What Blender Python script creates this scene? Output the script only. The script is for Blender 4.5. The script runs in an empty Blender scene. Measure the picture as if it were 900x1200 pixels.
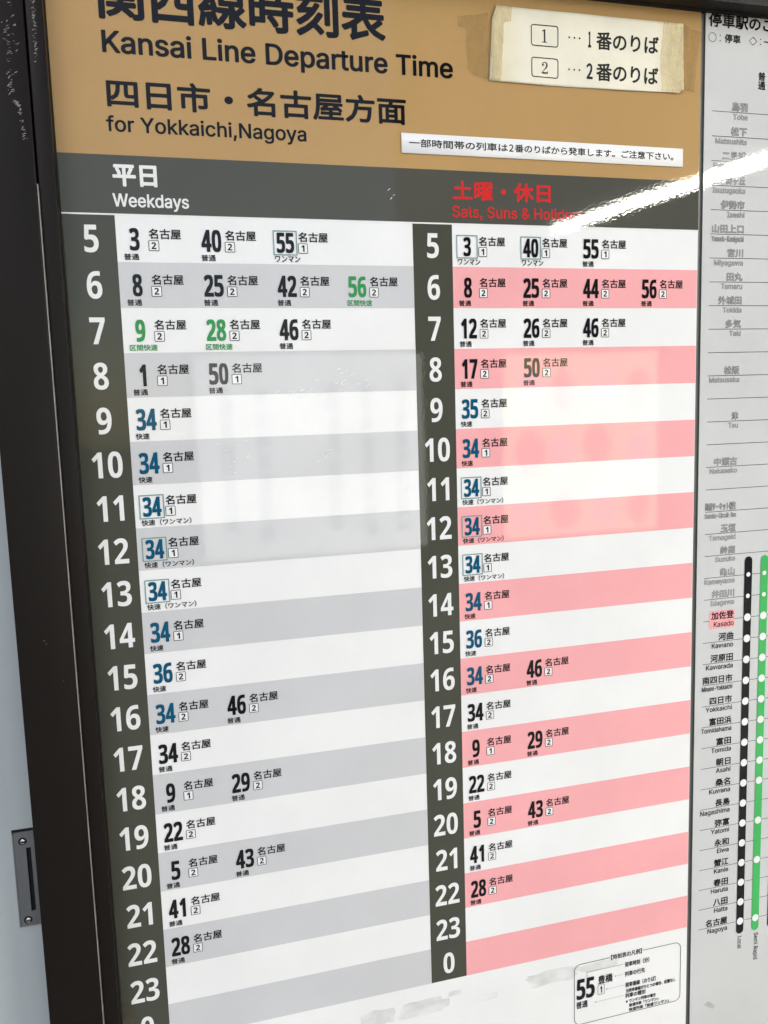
import bpy, bmesh, math, random
from mathutils import Matrix, Vector
from mathutils.geometry import tessellate_polygon

random.seed(7)
scene = bpy.context.scene
COL = scene.collection

# ------------------------------------------------------------------ camera
cam_d = bpy.data.cameras.new('camera')
cam_d.sensor_fit = 'HORIZONTAL'
cam_d.sensor_width = 36.0
cam_d.lens = 990.2259655509101 / 900 * 36.0
cam_d.clip_start = 0.02
cam_d.clip_end = 500
cam = bpy.data.objects.new('camera', cam_d)
COL.objects.link(cam)
Rb = Matrix(((0.962735477946288, 0.0630204394407787, -0.26299966485952725),
             (-0.2687098604741155, 0.11292610253022532, -0.9565786461401461),
             (-0.030584479520075217, 0.991602803334089, 0.12565217878119722)))
cam.matrix_world = Matrix.Translation((0.01812388, -0.89544714, -0.19208934)) @ Rb.to_4x4()
scene.camera = cam

# ------------------------------------------------------------------ light
SUN_EL, SUN_AZ = math.radians(40), math.radians(205)      # azimuth clockwise from north (+Y)
world = bpy.data.worlds.new('World')
scene.world = world
world.use_nodes = True
wn = world.node_tree.nodes
sky = wn.new('ShaderNodeTexSky')
sky.sky_type = 'NISHITA'
sky.sun_disc = False
sky.sun_elevation = SUN_EL
sky.sun_rotation = SUN_AZ
sky.air_density = 1.0
sky.dust_density = 0.7
world.node_tree.links.new(sky.outputs[0], wn['Background'].inputs[0])
wn['Background'].inputs[1].default_value = 0.15
sun_d = bpy.data.lights.new('sun', 'SUN')
sun_d.energy = 0.72
sun_d.angle = math.radians(25)
sun_d.color = (1.0, 0.995, 0.985)
sun = bpy.data.objects.new('sun', sun_d)
COL.objects.link(sun)
to_sun = Vector((math.sin(SUN_AZ) * math.cos(SUN_EL), math.cos(SUN_AZ) * math.cos(SUN_EL), math.sin(SUN_EL)))
sun.rotation_euler = to_sun.to_track_quat('Z', 'Y').to_euler()
scene.view_settings.view_transform = 'Standard'
scene.view_settings.look = 'None'
scene.view_settings.gamma = 1.0
scene.view_settings.exposure = -0.1
scene.cycles.max_bounces = 8

# ------------------------------------------------------------------ helpers
MM = 0.001


def tag(o, label=None, cat=None, group=None, kind=None):
    for k, v in (('label', label), ('category', cat), ('group', group), ('kind', kind)):
        if v:
            o[k] = v
    return o


def link(name, me, mat=None, parent=None):
    if mat is not None and not me.materials:
        me.materials.append(mat)
    o = bpy.data.objects.new(name, me)
    COL.objects.link(o)
    if parent is not None:
        o.parent = parent
    return o


def mesh_from(verts, faces, name='mesh'):
    me = bpy.data.meshes.new(name)
    me.from_pydata(verts, [], faces)
    me.update()
    return me


class Flat:
    """flat shapes printed on a sheet; coordinates in mm on the sheet plane (x right, z up)"""
    def __init__(self, y=0.0):
        self.v, self.f, self.y = [], [], y

    def poly(self, pts, y=None):
        y = self.y if y is None else y
        n = len(self.v)
        tri = tessellate_polygon([[Vector((p[0], p[1], 0)) for p in pts]])
        self.v += [(p[0] * MM, y, p[1] * MM) for p in pts]
        for a, b, c in tri:
            A, B, C_ = pts[a], pts[b], pts[c]
            if (B[0] - A[0]) * (C_[1] - A[1]) - (B[1] - A[1]) * (C_[0] - A[0]) < 0:
                b, c = c, b
            self.f.append((n + a, n + b, n + c))
        return self

    def rect(self, x0, x1, z0, z1, y=None):
        y = self.y if y is None else y
        n = len(self.v)
        self.v += [(x0 * MM, y, z0 * MM), (x1 * MM, y, z0 * MM), (x1 * MM, y, z1 * MM), (x0 * MM, y, z1 * MM)]
        self.f.append((n, n + 1, n + 2, n + 3))
        return self

    def ring(self, x0, x1, z0, z1, w, r=0.0, seg=6):
        def loop(ax0, ax1, az0, az1, rr):
            pts = []
            for cx, cz, a0 in ((ax1 - rr, az1 - rr, 0), (ax0 + rr, az1 - rr, 90), (ax0 + rr, az0 + rr, 180), (ax1 - rr, az0 + rr, 270)):
                for k in range(seg + 1):
                    a = math.radians(a0 + 90 * k / seg)
                    pts.append((cx + rr * math.cos(a), cz + rr * math.sin(a)))
            return pts
        o_ = loop(x0, x1, z0, z1, max(r, .01))
        i_ = loop(x0 + w, x1 - w, z0 + w, z1 - w, max(r - w, .005))
        n, m = len(self.v), len(o_)
        self.v += [(p[0] * MM, self.y, p[1] * MM) for p in o_ + i_]
        for k in range(m):
            j = (k + 1) % m
            self.f.append((n + k, n + j, n + m + j, n + m + k))
        return self

    def disc(self, cx, cz, r, seg=28):
        return self.poly([(cx + r * math.cos(2 * math.pi * k / seg), cz + r * math.sin(2 * math.pi * k / seg)) for k in range(seg)])

    def stroke(self, pts, w):
        """a bent line of constant width"""
        for (ax, az), (bx, bz) in zip(pts, pts[1:]):
            L = math.hypot(bx - ax, bz - az)
            nx, nz = -(bz - az) / L * w / 2, (bx - ax) / L * w / 2
            n = len(self.v)
            self.v += [((ax - nx) * MM, self.y, (az - nz) * MM), ((bx - nx) * MM, self.y, (bz - nz) * MM),
                       ((bx + nx) * MM, self.y, (bz + nz) * MM), ((ax + nx) * MM, self.y, (az + nz) * MM)]
            self.f.append((n, n + 1, n + 2, n + 3))
        return self

    def add(self, vf, y=None):
        y = self.y if y is None else y
        n = len(self.v)
        self.v += [(x * MM, y, z * MM) for x, z in vf[0]]
        self.f += [tuple(n + i for i in f) for f in vf[1]]
        return self

    def build(self, name, mat, parent=None):
        return link(name, mesh_from(self.v, self.f, name), mat, parent)


# ---- lettering: a plain grotesque drawn here as outlines (units: cap height 509); Japanese comes from Blender's built-in font
GLYPHS = {
'&':(448,'197,-7 173,-6 150,-2 129,4 110,12 93,22 78,34 65,47 54,62 45,78 39,96 35,114 34,133 35,149 37,163 42,177 47,189 55,201 63,213 73,224 85,235 97,245 111,256 125,267 140,279 216,335 221,339 226,343 231,347 237,352 242,357 246,363 251,369 255,375 258,382 260,389 261,397 262,405 261,417 258,427 253,437 245,445 237,452 226,457 215,460 201,461 192,460 184,459 176,456 168,453 161,449 155,444 150,438 145,431 142,424 139,416 137,408 137,399 137,389 139,380 142,372 145,363 150,355 155,346 162,337 169,327 176,317 185,307 194,296 204,284 438,0 364,0 171,231 121,293 111,306 102,319 94,331 87,344 82,357 78,370 76,384 75,398 76,415 79,430 84,445 91,458 99,470 109,481 121,491 134,499 149,505 165,510 182,513 200,513 218,513 235,510 251,505 266,499 279,491 290,482 300,471 308,459 315,447 320,433 323,419 324,404 323,393 322,382 319,372 315,362 310,352 305,342 299,333 291,325 283,317 275,308 266,301 256,293 154,217 140,206 128,195 118,185 110,174 104,164 100,154 98,143 97,131 98,119 100,108 104,97 109,87 116,78 124,70 133,63 143,57 154,53 166,49 179,47 193,46 208,47 223,50 237,54 251,59 265,66 278,75 290,84 301,95 312,108 321,121 329,136 336,151 342,168 346,186 348,205 349,224 408,224 407,201 405,180 401,161 397,144 391,128 385,115 378,103 371,92 364,83 357,75 351,68 345,62 333,47 320,34 305,23 289,14 271,7 252,1 234,-3 215,-6'),
',':(188,'38,-119 68,71 137,71 84,-119'),
'-':(453,'337,244 337,188 114,188 114,244'),
'0':(408,'203,-7 160,-3 124,10 93,32 68,62 50,100 36,145 28,197 26,254 27,294 30,331 35,365 43,396 53,423 65,447 81,468 99,485 120,499 145,509 172,515 203,517 246,513 282,500 313,478 338,448 357,410 371,365 379,313 381,254 380,215 377,178 372,145 364,114 354,87 341,62 326,42 308,24 287,11 262,1 234,-5|203,80 222,83 237,91 249,104 259,123 266,148 271,178 273,213 274,254 273,295 271,331 266,361 259,386 249,405 237,419 222,427 203,430 184,427 169,419 157,405 148,386 141,361 136,331 134,295 133,254 134,214 136,178 141,148 148,124 157,105 169,91 184,83'),
'1':(408,'187,0 187,294 187,304 187,316 187,329 188,343 188,357 189,371 189,384 190,396 187,393 184,390 180,385 174,380 169,375 163,370 158,365 153,361 94,314 42,379 206,509 294,509 294,0'),
'2':(408,'29,0 29,75 156,204 175,223 191,240 206,256 218,270 229,283 239,295 246,307 252,319 257,330 260,341 262,353 263,366 262,380 259,392 254,403 246,411 237,418 227,423 215,425 201,426 187,425 172,423 158,419 144,413 130,405 115,396 101,386 86,374 27,443 38,453 50,462 62,471 74,479 87,487 100,494 115,500 131,506 148,510 167,514 187,515 209,516 233,515 255,512 276,506 295,498 312,488 327,477 340,463 350,449 359,433 365,416 369,398 370,379 369,358 366,338 361,320 353,302 344,285 333,267 320,250 305,233 288,216 270,197 250,177 228,157 163,96 163,91 384,91 384,0'),
'3':(408,'174,-7 134,-5 96,0 60,9 27,21 27,112 44,104 61,97 78,92 96,87 114,83 131,81 147,79 163,78 189,80 212,83 230,90 243,98 254,109 261,122 265,138 267,155 266,165 264,174 261,183 256,191 250,198 241,204 231,209 218,213 204,216 187,218 167,220 144,220 106,220 106,303 145,303 167,304 186,305 203,308 216,312 228,317 237,322 244,329 250,336 254,344 257,353 258,362 259,371 258,384 255,396 249,405 242,414 232,421 220,425 204,428 186,429 168,428 152,426 137,422 123,417 110,410 98,404 87,398 78,392 28,466 43,476 60,486 79,494 98,502 119,508 142,513 167,515 194,516 231,514 264,508 293,498 318,484 338,467 353,446 361,422 364,395 362,370 356,348 346,328 333,311 316,296 297,284 277,275 254,268 254,266 283,261 308,253 330,242 348,229 361,213 371,194 377,172 379,148 378,127 374,106 367,87 358,69 345,52 330,37 312,24 291,13 266,4 239,-2 208,-6'),
'4':(408,'230,0 230,106 12,106 12,180 235,509 334,509 334,189 396,189 396,106 334,106 334,0|107,189 230,189 230,275 230,284 230,293 230,304 230,315 231,327 231,338 232,349 232,359 233,368 233,376 233,382 234,386 231,386 228,379 224,372 221,365 217,358 214,351 210,344 205,337 200,330'),
'5':(408,'172,-7 152,-7 133,-5 115,-3 97,0 80,4 64,9 49,14 35,21 35,113 49,107 64,101 81,95 98,90 117,86 134,83 152,81 168,81 191,82 210,85 227,92 241,100 252,111 260,125 265,142 267,161 260,195 241,219 209,233 165,238 155,238 144,237 134,236 123,234 113,232 104,230 95,229 88,227 45,250 64,509 340,509 340,418 158,418 149,318 155,319 162,321 168,322 175,323 183,324 192,325 202,325 214,325 236,324 258,321 278,315 297,307 314,297 329,285 342,271 354,255 363,237 370,217 374,195 375,170 372,131 362,97 346,66 324,40 295,20 260,5 219,-4'),
'6':(408,'211,-7 186,-6 161,-1 139,6 117,17 97,30 79,47 63,67 50,90 39,117 31,146 27,180 25,216 25,238 27,260 29,282 31,303 35,324 40,345 46,365 54,384 63,402 73,420 85,436 99,452 114,466 132,478 151,489 172,498 196,505 221,511 250,514 280,515 288,515 296,514 305,514 315,514 325,513 333,512 341,511 349,510 349,423 342,425 334,427 327,428 319,429 311,430 303,430 295,430 287,431 257,429 231,426 208,419 189,411 173,400 160,387 149,372 140,355 134,336 129,316 126,294 124,272 128,272 136,284 146,295 157,305 169,314 184,321 200,327 218,330 239,331 271,328 299,320 324,307 345,289 362,266 374,238 382,206 384,170 381,131 373,96 358,66 338,40 312,19 283,5 249,-4|209,79 224,80 237,85 250,91 260,101 269,113 275,129 279,147 280,168 279,186 276,201 271,215 263,227 253,236 241,243 227,247 211,248 200,247 189,245 179,242 170,238 161,232 154,226 147,219 142,211 137,203 134,194 133,186 132,178 132,166 134,154 137,143 140,132 145,121 151,111 158,102 166,94 176,88 186,83 197,80'),
'7':(408,'79,0 270,418 19,418 19,509 384,509 384,441 192,0'),
'8':(408,'204,-7 164,-5 128,2 97,13 72,29 51,49 37,72 28,99 25,129 27,154 32,177 41,197 53,214 68,229 85,243 103,255 123,266 106,277 91,290 77,303 65,318 54,334 47,352 42,372 41,394 42,413 46,431 53,447 63,461 76,474 90,485 106,494 124,502 143,508 162,512 183,515 204,515 226,515 246,512 266,508 285,502 302,494 318,485 332,474 344,461 354,447 361,431 365,413 366,393 365,371 360,351 352,333 340,318 327,303 311,291 294,279 275,269 289,261 302,253 314,245 327,236 339,226 349,215 359,204 367,191 373,178 378,164 381,148 382,132 381,112 376,92 369,75 360,58 347,44 333,31 316,19 297,10 276,2 254,-3 229,-6|204,314 216,320 227,326 237,333 247,341 255,350 261,360 264,372 265,385 264,397 261,407 255,416 248,423 238,429 228,434 216,436 203,437 191,436 179,434 169,429 159,423 152,416 146,407 143,397 142,385 143,372 146,361 152,351 160,342 170,334 181,327 192,320|202,72 221,73 237,76 251,82 262,89 271,98 277,109 281,121 282,135 282,144 279,153 276,161 271,169 265,176 258,182 251,189 243,195 234,201 226,206 217,212 208,217 199,222 183,214 169,205 157,195 145,185 136,174 130,163 126,150 125,135 126,122 130,110 136,99 144,90 155,82 169,76 184,73'),
'9':(408,'127,-7 119,-7 111,-7 102,-7 92,-6 82,-5 74,-5 66,-3 58,-2 58,84 66,83 73,81 81,80 88,79 96,78 104,78 112,77 120,77 150,78 176,82 199,88 218,97 234,108 247,121 258,136 267,153 273,172 278,192 281,213 283,236 279,236 271,224 261,213 251,203 239,194 225,186 209,181 189,178 166,177 135,179 108,187 83,200 62,219 45,242 33,270 25,302 23,338 26,377 34,412 49,442 70,468 95,488 124,503 158,512 196,515 221,513 246,509 268,501 290,491 310,477 328,461 344,441 357,417 368,391 376,361 381,328 382,292 382,270 381,248 378,227 376,205 372,184 367,163 361,143 353,124 344,105 334,88 322,71 308,56 293,42 276,30 256,19 235,10 211,2 186,-3 157,-6|196,259 208,260 219,262 229,266 238,270 246,276 253,282 260,289 265,297 270,305 273,313 275,322 275,330 275,342 273,353 270,365 267,376 262,387 256,397 249,406 241,414 232,420 222,425 210,428 198,428 183,427 170,423 158,416 147,407 138,395 132,379 128,361 127,339 128,322 131,306 137,293 144,281 154,272 166,265 180,261'),
'A':(480,'16,0 201,509 276,509 463,0 395,0 287,302 282,317 276,334 270,352 264,372 257,394 250,420 241,447 232,478 245,478 236,447 228,419 220,393 213,371 206,351 201,333 195,317 191,302 85,0|110,142 110,199 370,199 370,142'),
'C':(510,'267,-7 235,-5 205,1 177,11 150,25 126,42 104,63 86,88 70,115 57,146 48,179 42,215 40,254 42,293 48,329 57,362 70,393 86,421 104,445 126,466 150,484 177,498 205,508 235,514 267,516 286,515 305,513 323,509 340,504 357,498 373,490 388,481 402,471 415,460 427,447 438,433 448,418 456,402 463,385 469,367 473,348 408,348 405,361 401,373 395,384 389,395 382,404 375,413 366,421 357,428 348,435 337,440 327,445 315,449 304,452 292,454 280,455 267,456 245,454 223,450 203,443 184,432 166,419 150,403 137,385 125,364 116,340 109,314 105,285 103,254 105,223 109,194 116,168 125,145 137,123 151,105 166,89 184,76 203,66 223,59 245,54 267,53 280,53 292,55 304,57 315,60 327,64 337,69 348,74 357,81 366,88 375,96 382,105 389,114 395,125 401,136 405,148 408,160 473,160 469,142 463,124 457,107 448,91 438,76 428,62 416,49 402,38 388,28 373,19 357,11 341,5 323,0 305,-4 286,-6'),
'D':(502,'219,0 96,0 96,57 215,57 244,58 272,63 296,70 318,81 337,94 354,110 368,128 379,149 388,172 394,198 398,226 399,255 398,285 394,312 388,337 379,361 368,381 354,399 338,415 320,428 299,438 275,446 249,450 221,452 93,452 93,509 225,509 261,507 294,501 325,492 353,478 377,461 399,441 418,418 433,391 446,361 455,329 460,293 462,255 460,217 455,181 446,149 433,119 417,92 398,68 376,48 351,31 322,17 291,8 256,2|125,509 125,0 60,0 60,509'),
'E':(419,'60,0 60,509 372,509 372,452 125,452 125,286 355,286 355,229 125,229 125,57 375,57 375,0'),
'F':(410,'60,0 60,509 369,509 369,452 125,452 125,278 346,278 346,221 125,221 125,0'),
'H':(517,'60,0 60,509 125,509 125,289 392,289 392,509 457,509 457,0 392,0 392,232 125,232 125,0'),
'I':(300,'31,0 31,57 118,57 118,452 31,452 31,509 269,509 269,452 183,452 183,57 269,57 269,0'),
'K':(467,'104,145 104,216 113,228 122,239 130,250 139,261 148,272 157,282 165,293 174,303 184,314 193,324 202,334 212,344 364,509 448,509 231,276 228,276|60,0 60,509 125,509 125,334 124,225 125,193 125,0|372,0 188,259 228,309 449,0'),
'L':(393,'60,0 60,509 125,509 125,57 361,57 361,0'),
'M':(628,'60,0 60,509 152,509 277,187 280,181 282,174 285,167 287,159 290,150 293,141 296,132 299,123 302,113 305,103 308,93 311,84 314,74 317,65 319,57 322,49 307,49 310,57 312,65 315,73 318,83 321,92 324,102 327,111 330,121 333,131 336,140 339,149 342,158 345,167 348,174 350,181 352,187 476,509 568,509 568,0 504,0 504,291 504,299 504,308 504,317 504,327 505,337 505,347 505,358 505,369 506,413 506,424 507,435 507,446 507,457 513,457 509,445 505,433 502,421 498,409 494,397 490,386 486,374 482,363 478,352 474,341 471,331 467,322 464,313 461,305 458,297 456,291 342,0 286,0 170,291 168,297 165,304 162,312 159,321 156,330 152,340 149,350 145,361 141,372 137,384 133,396 129,408 125,420 121,432 116,445 112,457 119,457 119,447 119,437 120,427 120,416 120,405 120,394 121,383 121,372 122,328 122,318 122,309 122,300 122,291 122,0'),
'N':(523,'60,0 60,509 136,509 343,183 347,176 352,169 357,160 363,151 369,141 375,130 381,119 388,107 394,94 401,82 407,68 414,55 405,54 403,68 402,81 401,95 401,108 400,121 400,134 399,146 399,157 399,168 399,178 399,187 399,195 399,509 463,509 463,0 387,0 202,290 196,300 190,310 184,320 177,331 171,342 164,354 156,367 148,381 139,396 130,413 119,432 108,452 119,454 120,435 121,417 122,400 122,384 123,368 123,354 124,340 124,328 125,317 125,307 125,298 125,291 125,0'),
'R':(449,'60,0 60,509 236,509 264,507 290,504 313,497 333,489 351,478 367,465 380,450 390,433 399,415 405,395 408,374 409,352 408,330 405,309 399,290 390,271 380,255 367,240 351,228 333,217 312,209 289,203 264,199 236,198 96,198 96,255 234,255 252,256 269,258 284,262 298,267 309,273 319,281 327,290 334,300 339,312 342,324 344,338 345,352 344,367 342,380 339,393 334,405 327,415 319,425 309,433 298,440 284,445 269,449 252,451 233,452 125,452 125,0|353,0 230,229 303,229 428,0'),
'S':(447,'224,-9 197,-8 172,-4 149,1 128,9 108,19 91,31 76,45 64,60 54,77 46,96 41,115 38,137 104,137 107,123 110,110 116,98 123,88 132,79 142,71 154,64 166,59 180,55 194,52 209,50 224,49 241,50 257,52 272,55 286,60 299,66 311,74 321,82 329,92 336,102 341,114 345,126 346,139 345,151 342,161 338,171 332,179 325,186 316,193 307,199 296,205 284,209 272,214 259,218 245,222 184,239 154,249 128,260 105,274 86,289 71,307 60,326 54,348 52,372 53,393 58,413 65,431 75,448 87,463 102,476 119,488 138,498 158,506 180,511 203,514 227,516 252,514 275,511 296,505 316,498 334,488 351,476 365,463 377,449 387,433 394,415 399,397 401,378 337,378 334,396 326,412 316,426 302,437 286,447 267,453 247,457 225,459 209,458 194,456 180,452 167,448 156,442 145,435 136,427 129,418 123,409 118,398 116,387 115,376 116,363 119,352 124,342 131,334 139,326 148,319 158,313 169,308 180,304 191,300 202,296 212,293 264,279 276,276 287,272 299,268 312,264 324,258 336,252 347,245 359,238 369,229 379,220 387,209 395,198 401,185 405,171 407,155 408,139 407,118 403,99 396,81 386,64 374,48 360,34 343,21 323,11 302,2 278,-4 252,-8'),
'T':(449,'32,452 32,509 417,509 417,452 257,452 257,0 193,0 193,452'),
'W':(686,'155,0 16,509 82,509 163,196 166,183 170,171 173,158 175,145 178,133 181,120 184,107 187,94 189,80 192,67 195,53 197,40 189,40 192,53 194,67 197,80 200,94 203,107 205,120 208,133 211,145 214,158 218,171 221,183 224,196 306,509 380,509 462,196 465,183 468,171 471,158 474,145 477,133 480,120 483,107 486,94 489,80 492,67 494,53 497,40 488,40 491,53 493,67 496,80 499,94 502,107 504,120 507,133 510,145 513,158 517,171 520,183 523,196 603,509 670,509 530,0 455,0 368,323 363,339 359,356 355,373 351,391 347,410 344,431 340,452 336,475 350,475 346,453 342,433 339,413 335,395 331,377 327,359 323,341 318,323 230,0'),
'Y':(472,'203,0 203,208 16,509 91,509 192,344 200,331 208,318 215,305 222,292 229,279 236,264 243,248 250,230 224,230 231,248 237,265 244,280 251,293 258,306 265,318 273,331 280,344 381,509 455,509 268,208 268,0'),
'a':(389,'160,-9 142,-8 126,-5 110,-1 94,5 80,12 68,22 57,32 48,45 40,58 35,73 31,90 30,108 31,123 34,138 38,150 43,161 50,171 58,179 67,187 78,193 89,199 100,203 112,207 125,211 138,213 152,216 165,218 178,220 194,222 209,224 222,225 234,227 244,228 252,230 259,232 265,235 270,238 273,243 275,248 276,255 276,257 275,268 273,279 271,288 267,297 262,304 256,311 248,317 240,322 230,326 220,329 208,330 196,331 183,330 171,329 159,326 149,322 140,318 132,313 124,307 118,301 112,294 107,288 103,281 100,274 41,291 48,308 57,322 67,335 79,346 91,355 104,364 118,370 133,375 148,379 163,382 179,384 194,384 204,384 215,383 227,382 239,379 251,376 263,372 275,367 286,360 296,353 306,343 315,333 322,320 329,306 333,290 336,272 337,251 337,0 277,0 277,52 272,52 269,45 264,38 258,32 252,25 244,18 236,12 226,6 215,1 203,-3 190,-6 176,-8|170,45 187,46 202,49 216,53 228,59 239,66 248,74 257,83 263,93 269,104 272,115 275,126 276,138 276,190 273,188 270,186 265,184 259,182 253,180 246,179 239,177 231,176 223,175 216,173 208,172 200,171 193,170 186,169 181,169 175,168 165,166 154,164 144,162 134,159 125,155 117,150 110,145 103,139 98,132 95,124 93,115 92,105 92,95 94,87 98,79 102,72 107,66 114,61 121,56 130,52 139,49 149,47 159,46'),
'b':(424,'229,-8 213,-7 198,-5 184,-1 172,4 162,10 153,17 145,24 138,31 132,39 127,46 122,53 118,59 112,59 112,0 53,0 53,509 114,509 114,319 118,319 122,325 127,331 132,338 137,346 144,353 152,360 161,367 171,373 183,378 197,381 212,384 229,384 252,383 274,378 294,371 313,361 330,347 345,332 359,313 370,293 379,270 385,245 389,218 390,189 389,160 385,133 379,108 370,84 359,64 346,45 330,29 313,16 294,5 274,-2 252,-7|220,47 237,48 253,51 267,57 279,66 291,76 301,88 309,101 316,117 321,133 325,151 327,170 328,189 327,209 325,227 321,245 316,261 309,276 301,290 291,301 280,311 267,319 253,325 237,329 220,330 203,329 188,325 174,320 161,312 150,302 140,291 132,278 125,263 120,247 116,229 113,210 113,189 113,169 116,150 120,132 125,115 132,100 140,86 150,75 162,65 174,57 188,51 204,48'),
'c':(396,'207,-8 182,-7 159,-2 137,6 117,16 98,30 82,46 68,64 56,85 46,108 40,133 36,159 34,187 36,216 40,243 46,268 56,291 68,312 82,330 98,346 117,360 137,371 159,378 182,383 207,384 221,384 234,383 247,380 260,377 272,373 284,368 295,362 305,356 315,349 324,341 332,332 340,322 347,312 353,301 358,289 362,277 303,262 301,269 298,276 294,283 290,289 286,295 281,301 276,306 270,311 264,315 257,319 250,322 242,325 234,327 226,329 217,329 207,330 189,329 173,325 158,319 145,310 134,300 124,287 115,274 108,258 103,242 99,224 97,206 96,187 97,169 99,151 103,134 108,117 115,102 124,89 134,76 145,66 158,57 173,51 189,48 207,46 217,47 226,48 234,49 243,52 250,54 258,58 264,62 271,66 277,71 282,76 287,82 292,89 296,95 299,102 302,110 304,117 363,102 359,90 354,78 348,67 341,56 334,46 325,37 316,29 306,21 296,15 285,9 273,4 261,-1 248,-4 235,-6 221,-8'),
'd':(424,'195,-8 172,-7 151,-2 130,5 111,16 94,29 79,45 66,64 55,84 46,108 39,133 35,160 34,189 35,218 39,245 46,270 55,293 66,313 79,332 95,347 112,361 131,371 151,378 173,383 196,384 213,384 228,381 241,378 253,373 263,367 272,360 280,353 287,346 293,338 298,331 303,325 306,319 311,319 311,509 372,509 372,0 313,0 313,59 307,59 303,53 298,46 293,39 287,31 280,24 272,17 263,10 252,4 241,-1 227,-5 212,-7|205,47 221,48 236,51 250,57 263,65 274,75 284,86 293,100 299,115 305,132 309,150 311,169 312,189 311,210 309,229 305,247 300,263 293,278 284,291 275,302 263,312 251,320 237,325 221,329 205,330 187,329 172,325 157,319 145,311 133,301 124,290 115,276 108,261 103,245 99,227 97,209 96,189 97,170 99,151 103,133 109,117 115,101 124,88 134,76 145,66 158,57 172,51 188,48'),
'e':(404,'212,-8 185,-7 161,-2 138,6 117,16 98,30 82,46 68,64 56,85 46,108 40,132 35,159 34,187 35,215 39,242 46,267 55,290 67,311 81,329 97,346 115,359 135,370 157,378 180,383 205,384 221,384 236,382 251,379 266,374 280,368 294,361 307,351 319,341 331,329 341,315 350,299 357,282 363,263 368,242 370,219 371,194 371,169 75,169 75,221 338,221 310,202 309,220 307,237 303,254 298,269 291,282 283,294 273,305 263,314 250,321 237,326 222,329 205,330 189,329 173,326 159,321 146,313 135,304 125,294 116,282 109,270 103,256 99,241 97,226 96,211 96,178 97,157 100,139 104,122 110,106 118,92 128,80 139,70 151,61 165,55 179,50 195,47 212,46 224,47 234,48 244,50 254,53 263,56 271,61 278,66 285,73 292,80 297,88 302,96 306,105 365,91 360,77 353,63 345,51 335,39 324,29 311,19 298,11 283,4 266,-1 249,-5 231,-7'),
'f':(254,'228,379 228,327 6,327 6,379|81,0 81,432 82,447 84,461 89,474 96,486 104,496 113,505 124,513 135,519 148,524 161,527 174,529 187,530 197,530 207,529 215,528 222,527 229,525 234,524 239,522 243,521 227,468 225,469 222,470 219,471 215,472 211,473 206,473 200,474 195,474 182,473 171,470 162,466 154,460 149,452 145,443 142,431 142,419 142,0'),
'g':(425,'207,-151 187,-150 168,-148 150,-144 134,-140 119,-134 105,-127 93,-119 82,-110 73,-101 64,-91 57,-80 51,-69 101,-41 106,-47 110,-53 116,-59 122,-66 128,-72 136,-78 145,-83 154,-88 165,-92 178,-95 192,-97 207,-97 229,-96 249,-92 267,-85 282,-75 295,-62 304,-47 310,-28 311,-6 311,68 306,68 302,62 298,56 293,49 287,41 280,34 272,28 263,21 252,16 241,11 227,8 212,5 195,5 173,6 152,10 132,17 113,27 95,39 80,53 67,71 55,90 46,112 39,136 35,163 34,191 35,220 39,246 46,271 55,293 66,314 80,332 95,347 112,361 131,371 152,378 173,383 196,384 213,384 228,382 242,378 253,373 264,367 273,360 281,353 288,346 294,338 299,331 304,325 308,319 313,319 313,379 372,379 372,-9 371,-32 367,-54 360,-73 350,-90 338,-104 324,-117 308,-127 291,-136 271,-142 251,-147 229,-150|205,59 222,60 237,63 251,68 264,75 275,84 285,95 293,107 300,121 305,137 309,154 312,172 312,193 312,212 309,231 305,248 300,264 293,278 285,291 275,303 264,312 251,320 237,325 222,329 205,330 188,329 172,325 158,320 145,312 134,302 124,290 115,277 109,262 103,246 99,229 97,212 96,193 97,173 99,155 103,138 109,123 116,108 124,96 134,85 145,76 158,68 172,63 188,60'),
'h':(410,'114,227 114,0 53,0 53,509 114,509 114,287 102,287 112,312 124,332 137,349 152,362 169,372 187,379 207,383 227,384 246,383 264,380 280,376 295,369 309,360 321,349 332,336 341,321 348,304 353,285 356,264 357,240 357,0 296,0 296,235 295,256 290,275 283,291 273,304 260,315 246,323 229,328 210,329 197,328 184,326 172,322 161,317 150,311 141,303 133,293 126,283 121,271 117,257 114,243'),
'i':(167,'53,0 53,379 114,379 114,0|84,443 75,444 67,446 60,449 54,455 48,461 44,468 42,475 41,483 42,491 44,499 48,506 54,512 60,517 67,521 75,523 84,524 92,523 100,521 107,517 114,512 119,506 123,499 126,491 126,483 126,475 123,468 119,461 114,455 107,449 100,446 92,444'),
'k':(381,'110,137 110,212 121,212 284,379 360,379 184,199 177,199|53,0 53,509 114,509 114,0|294,0 148,186 191,229 372,0'),
'l':(189,'139,-2 119,-1 101,3 86,10 74,20 65,33 58,47 54,65 53,84 53,509 114,509 114,99 114,87 115,77 117,68 120,62 124,58 130,54 137,53 146,52 150,52 154,52 158,52 160,53 163,53 165,53 167,54 170,54 181,3 176,2 172,1 167,0 162,-1 156,-2 151,-2 145,-2'),
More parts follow.
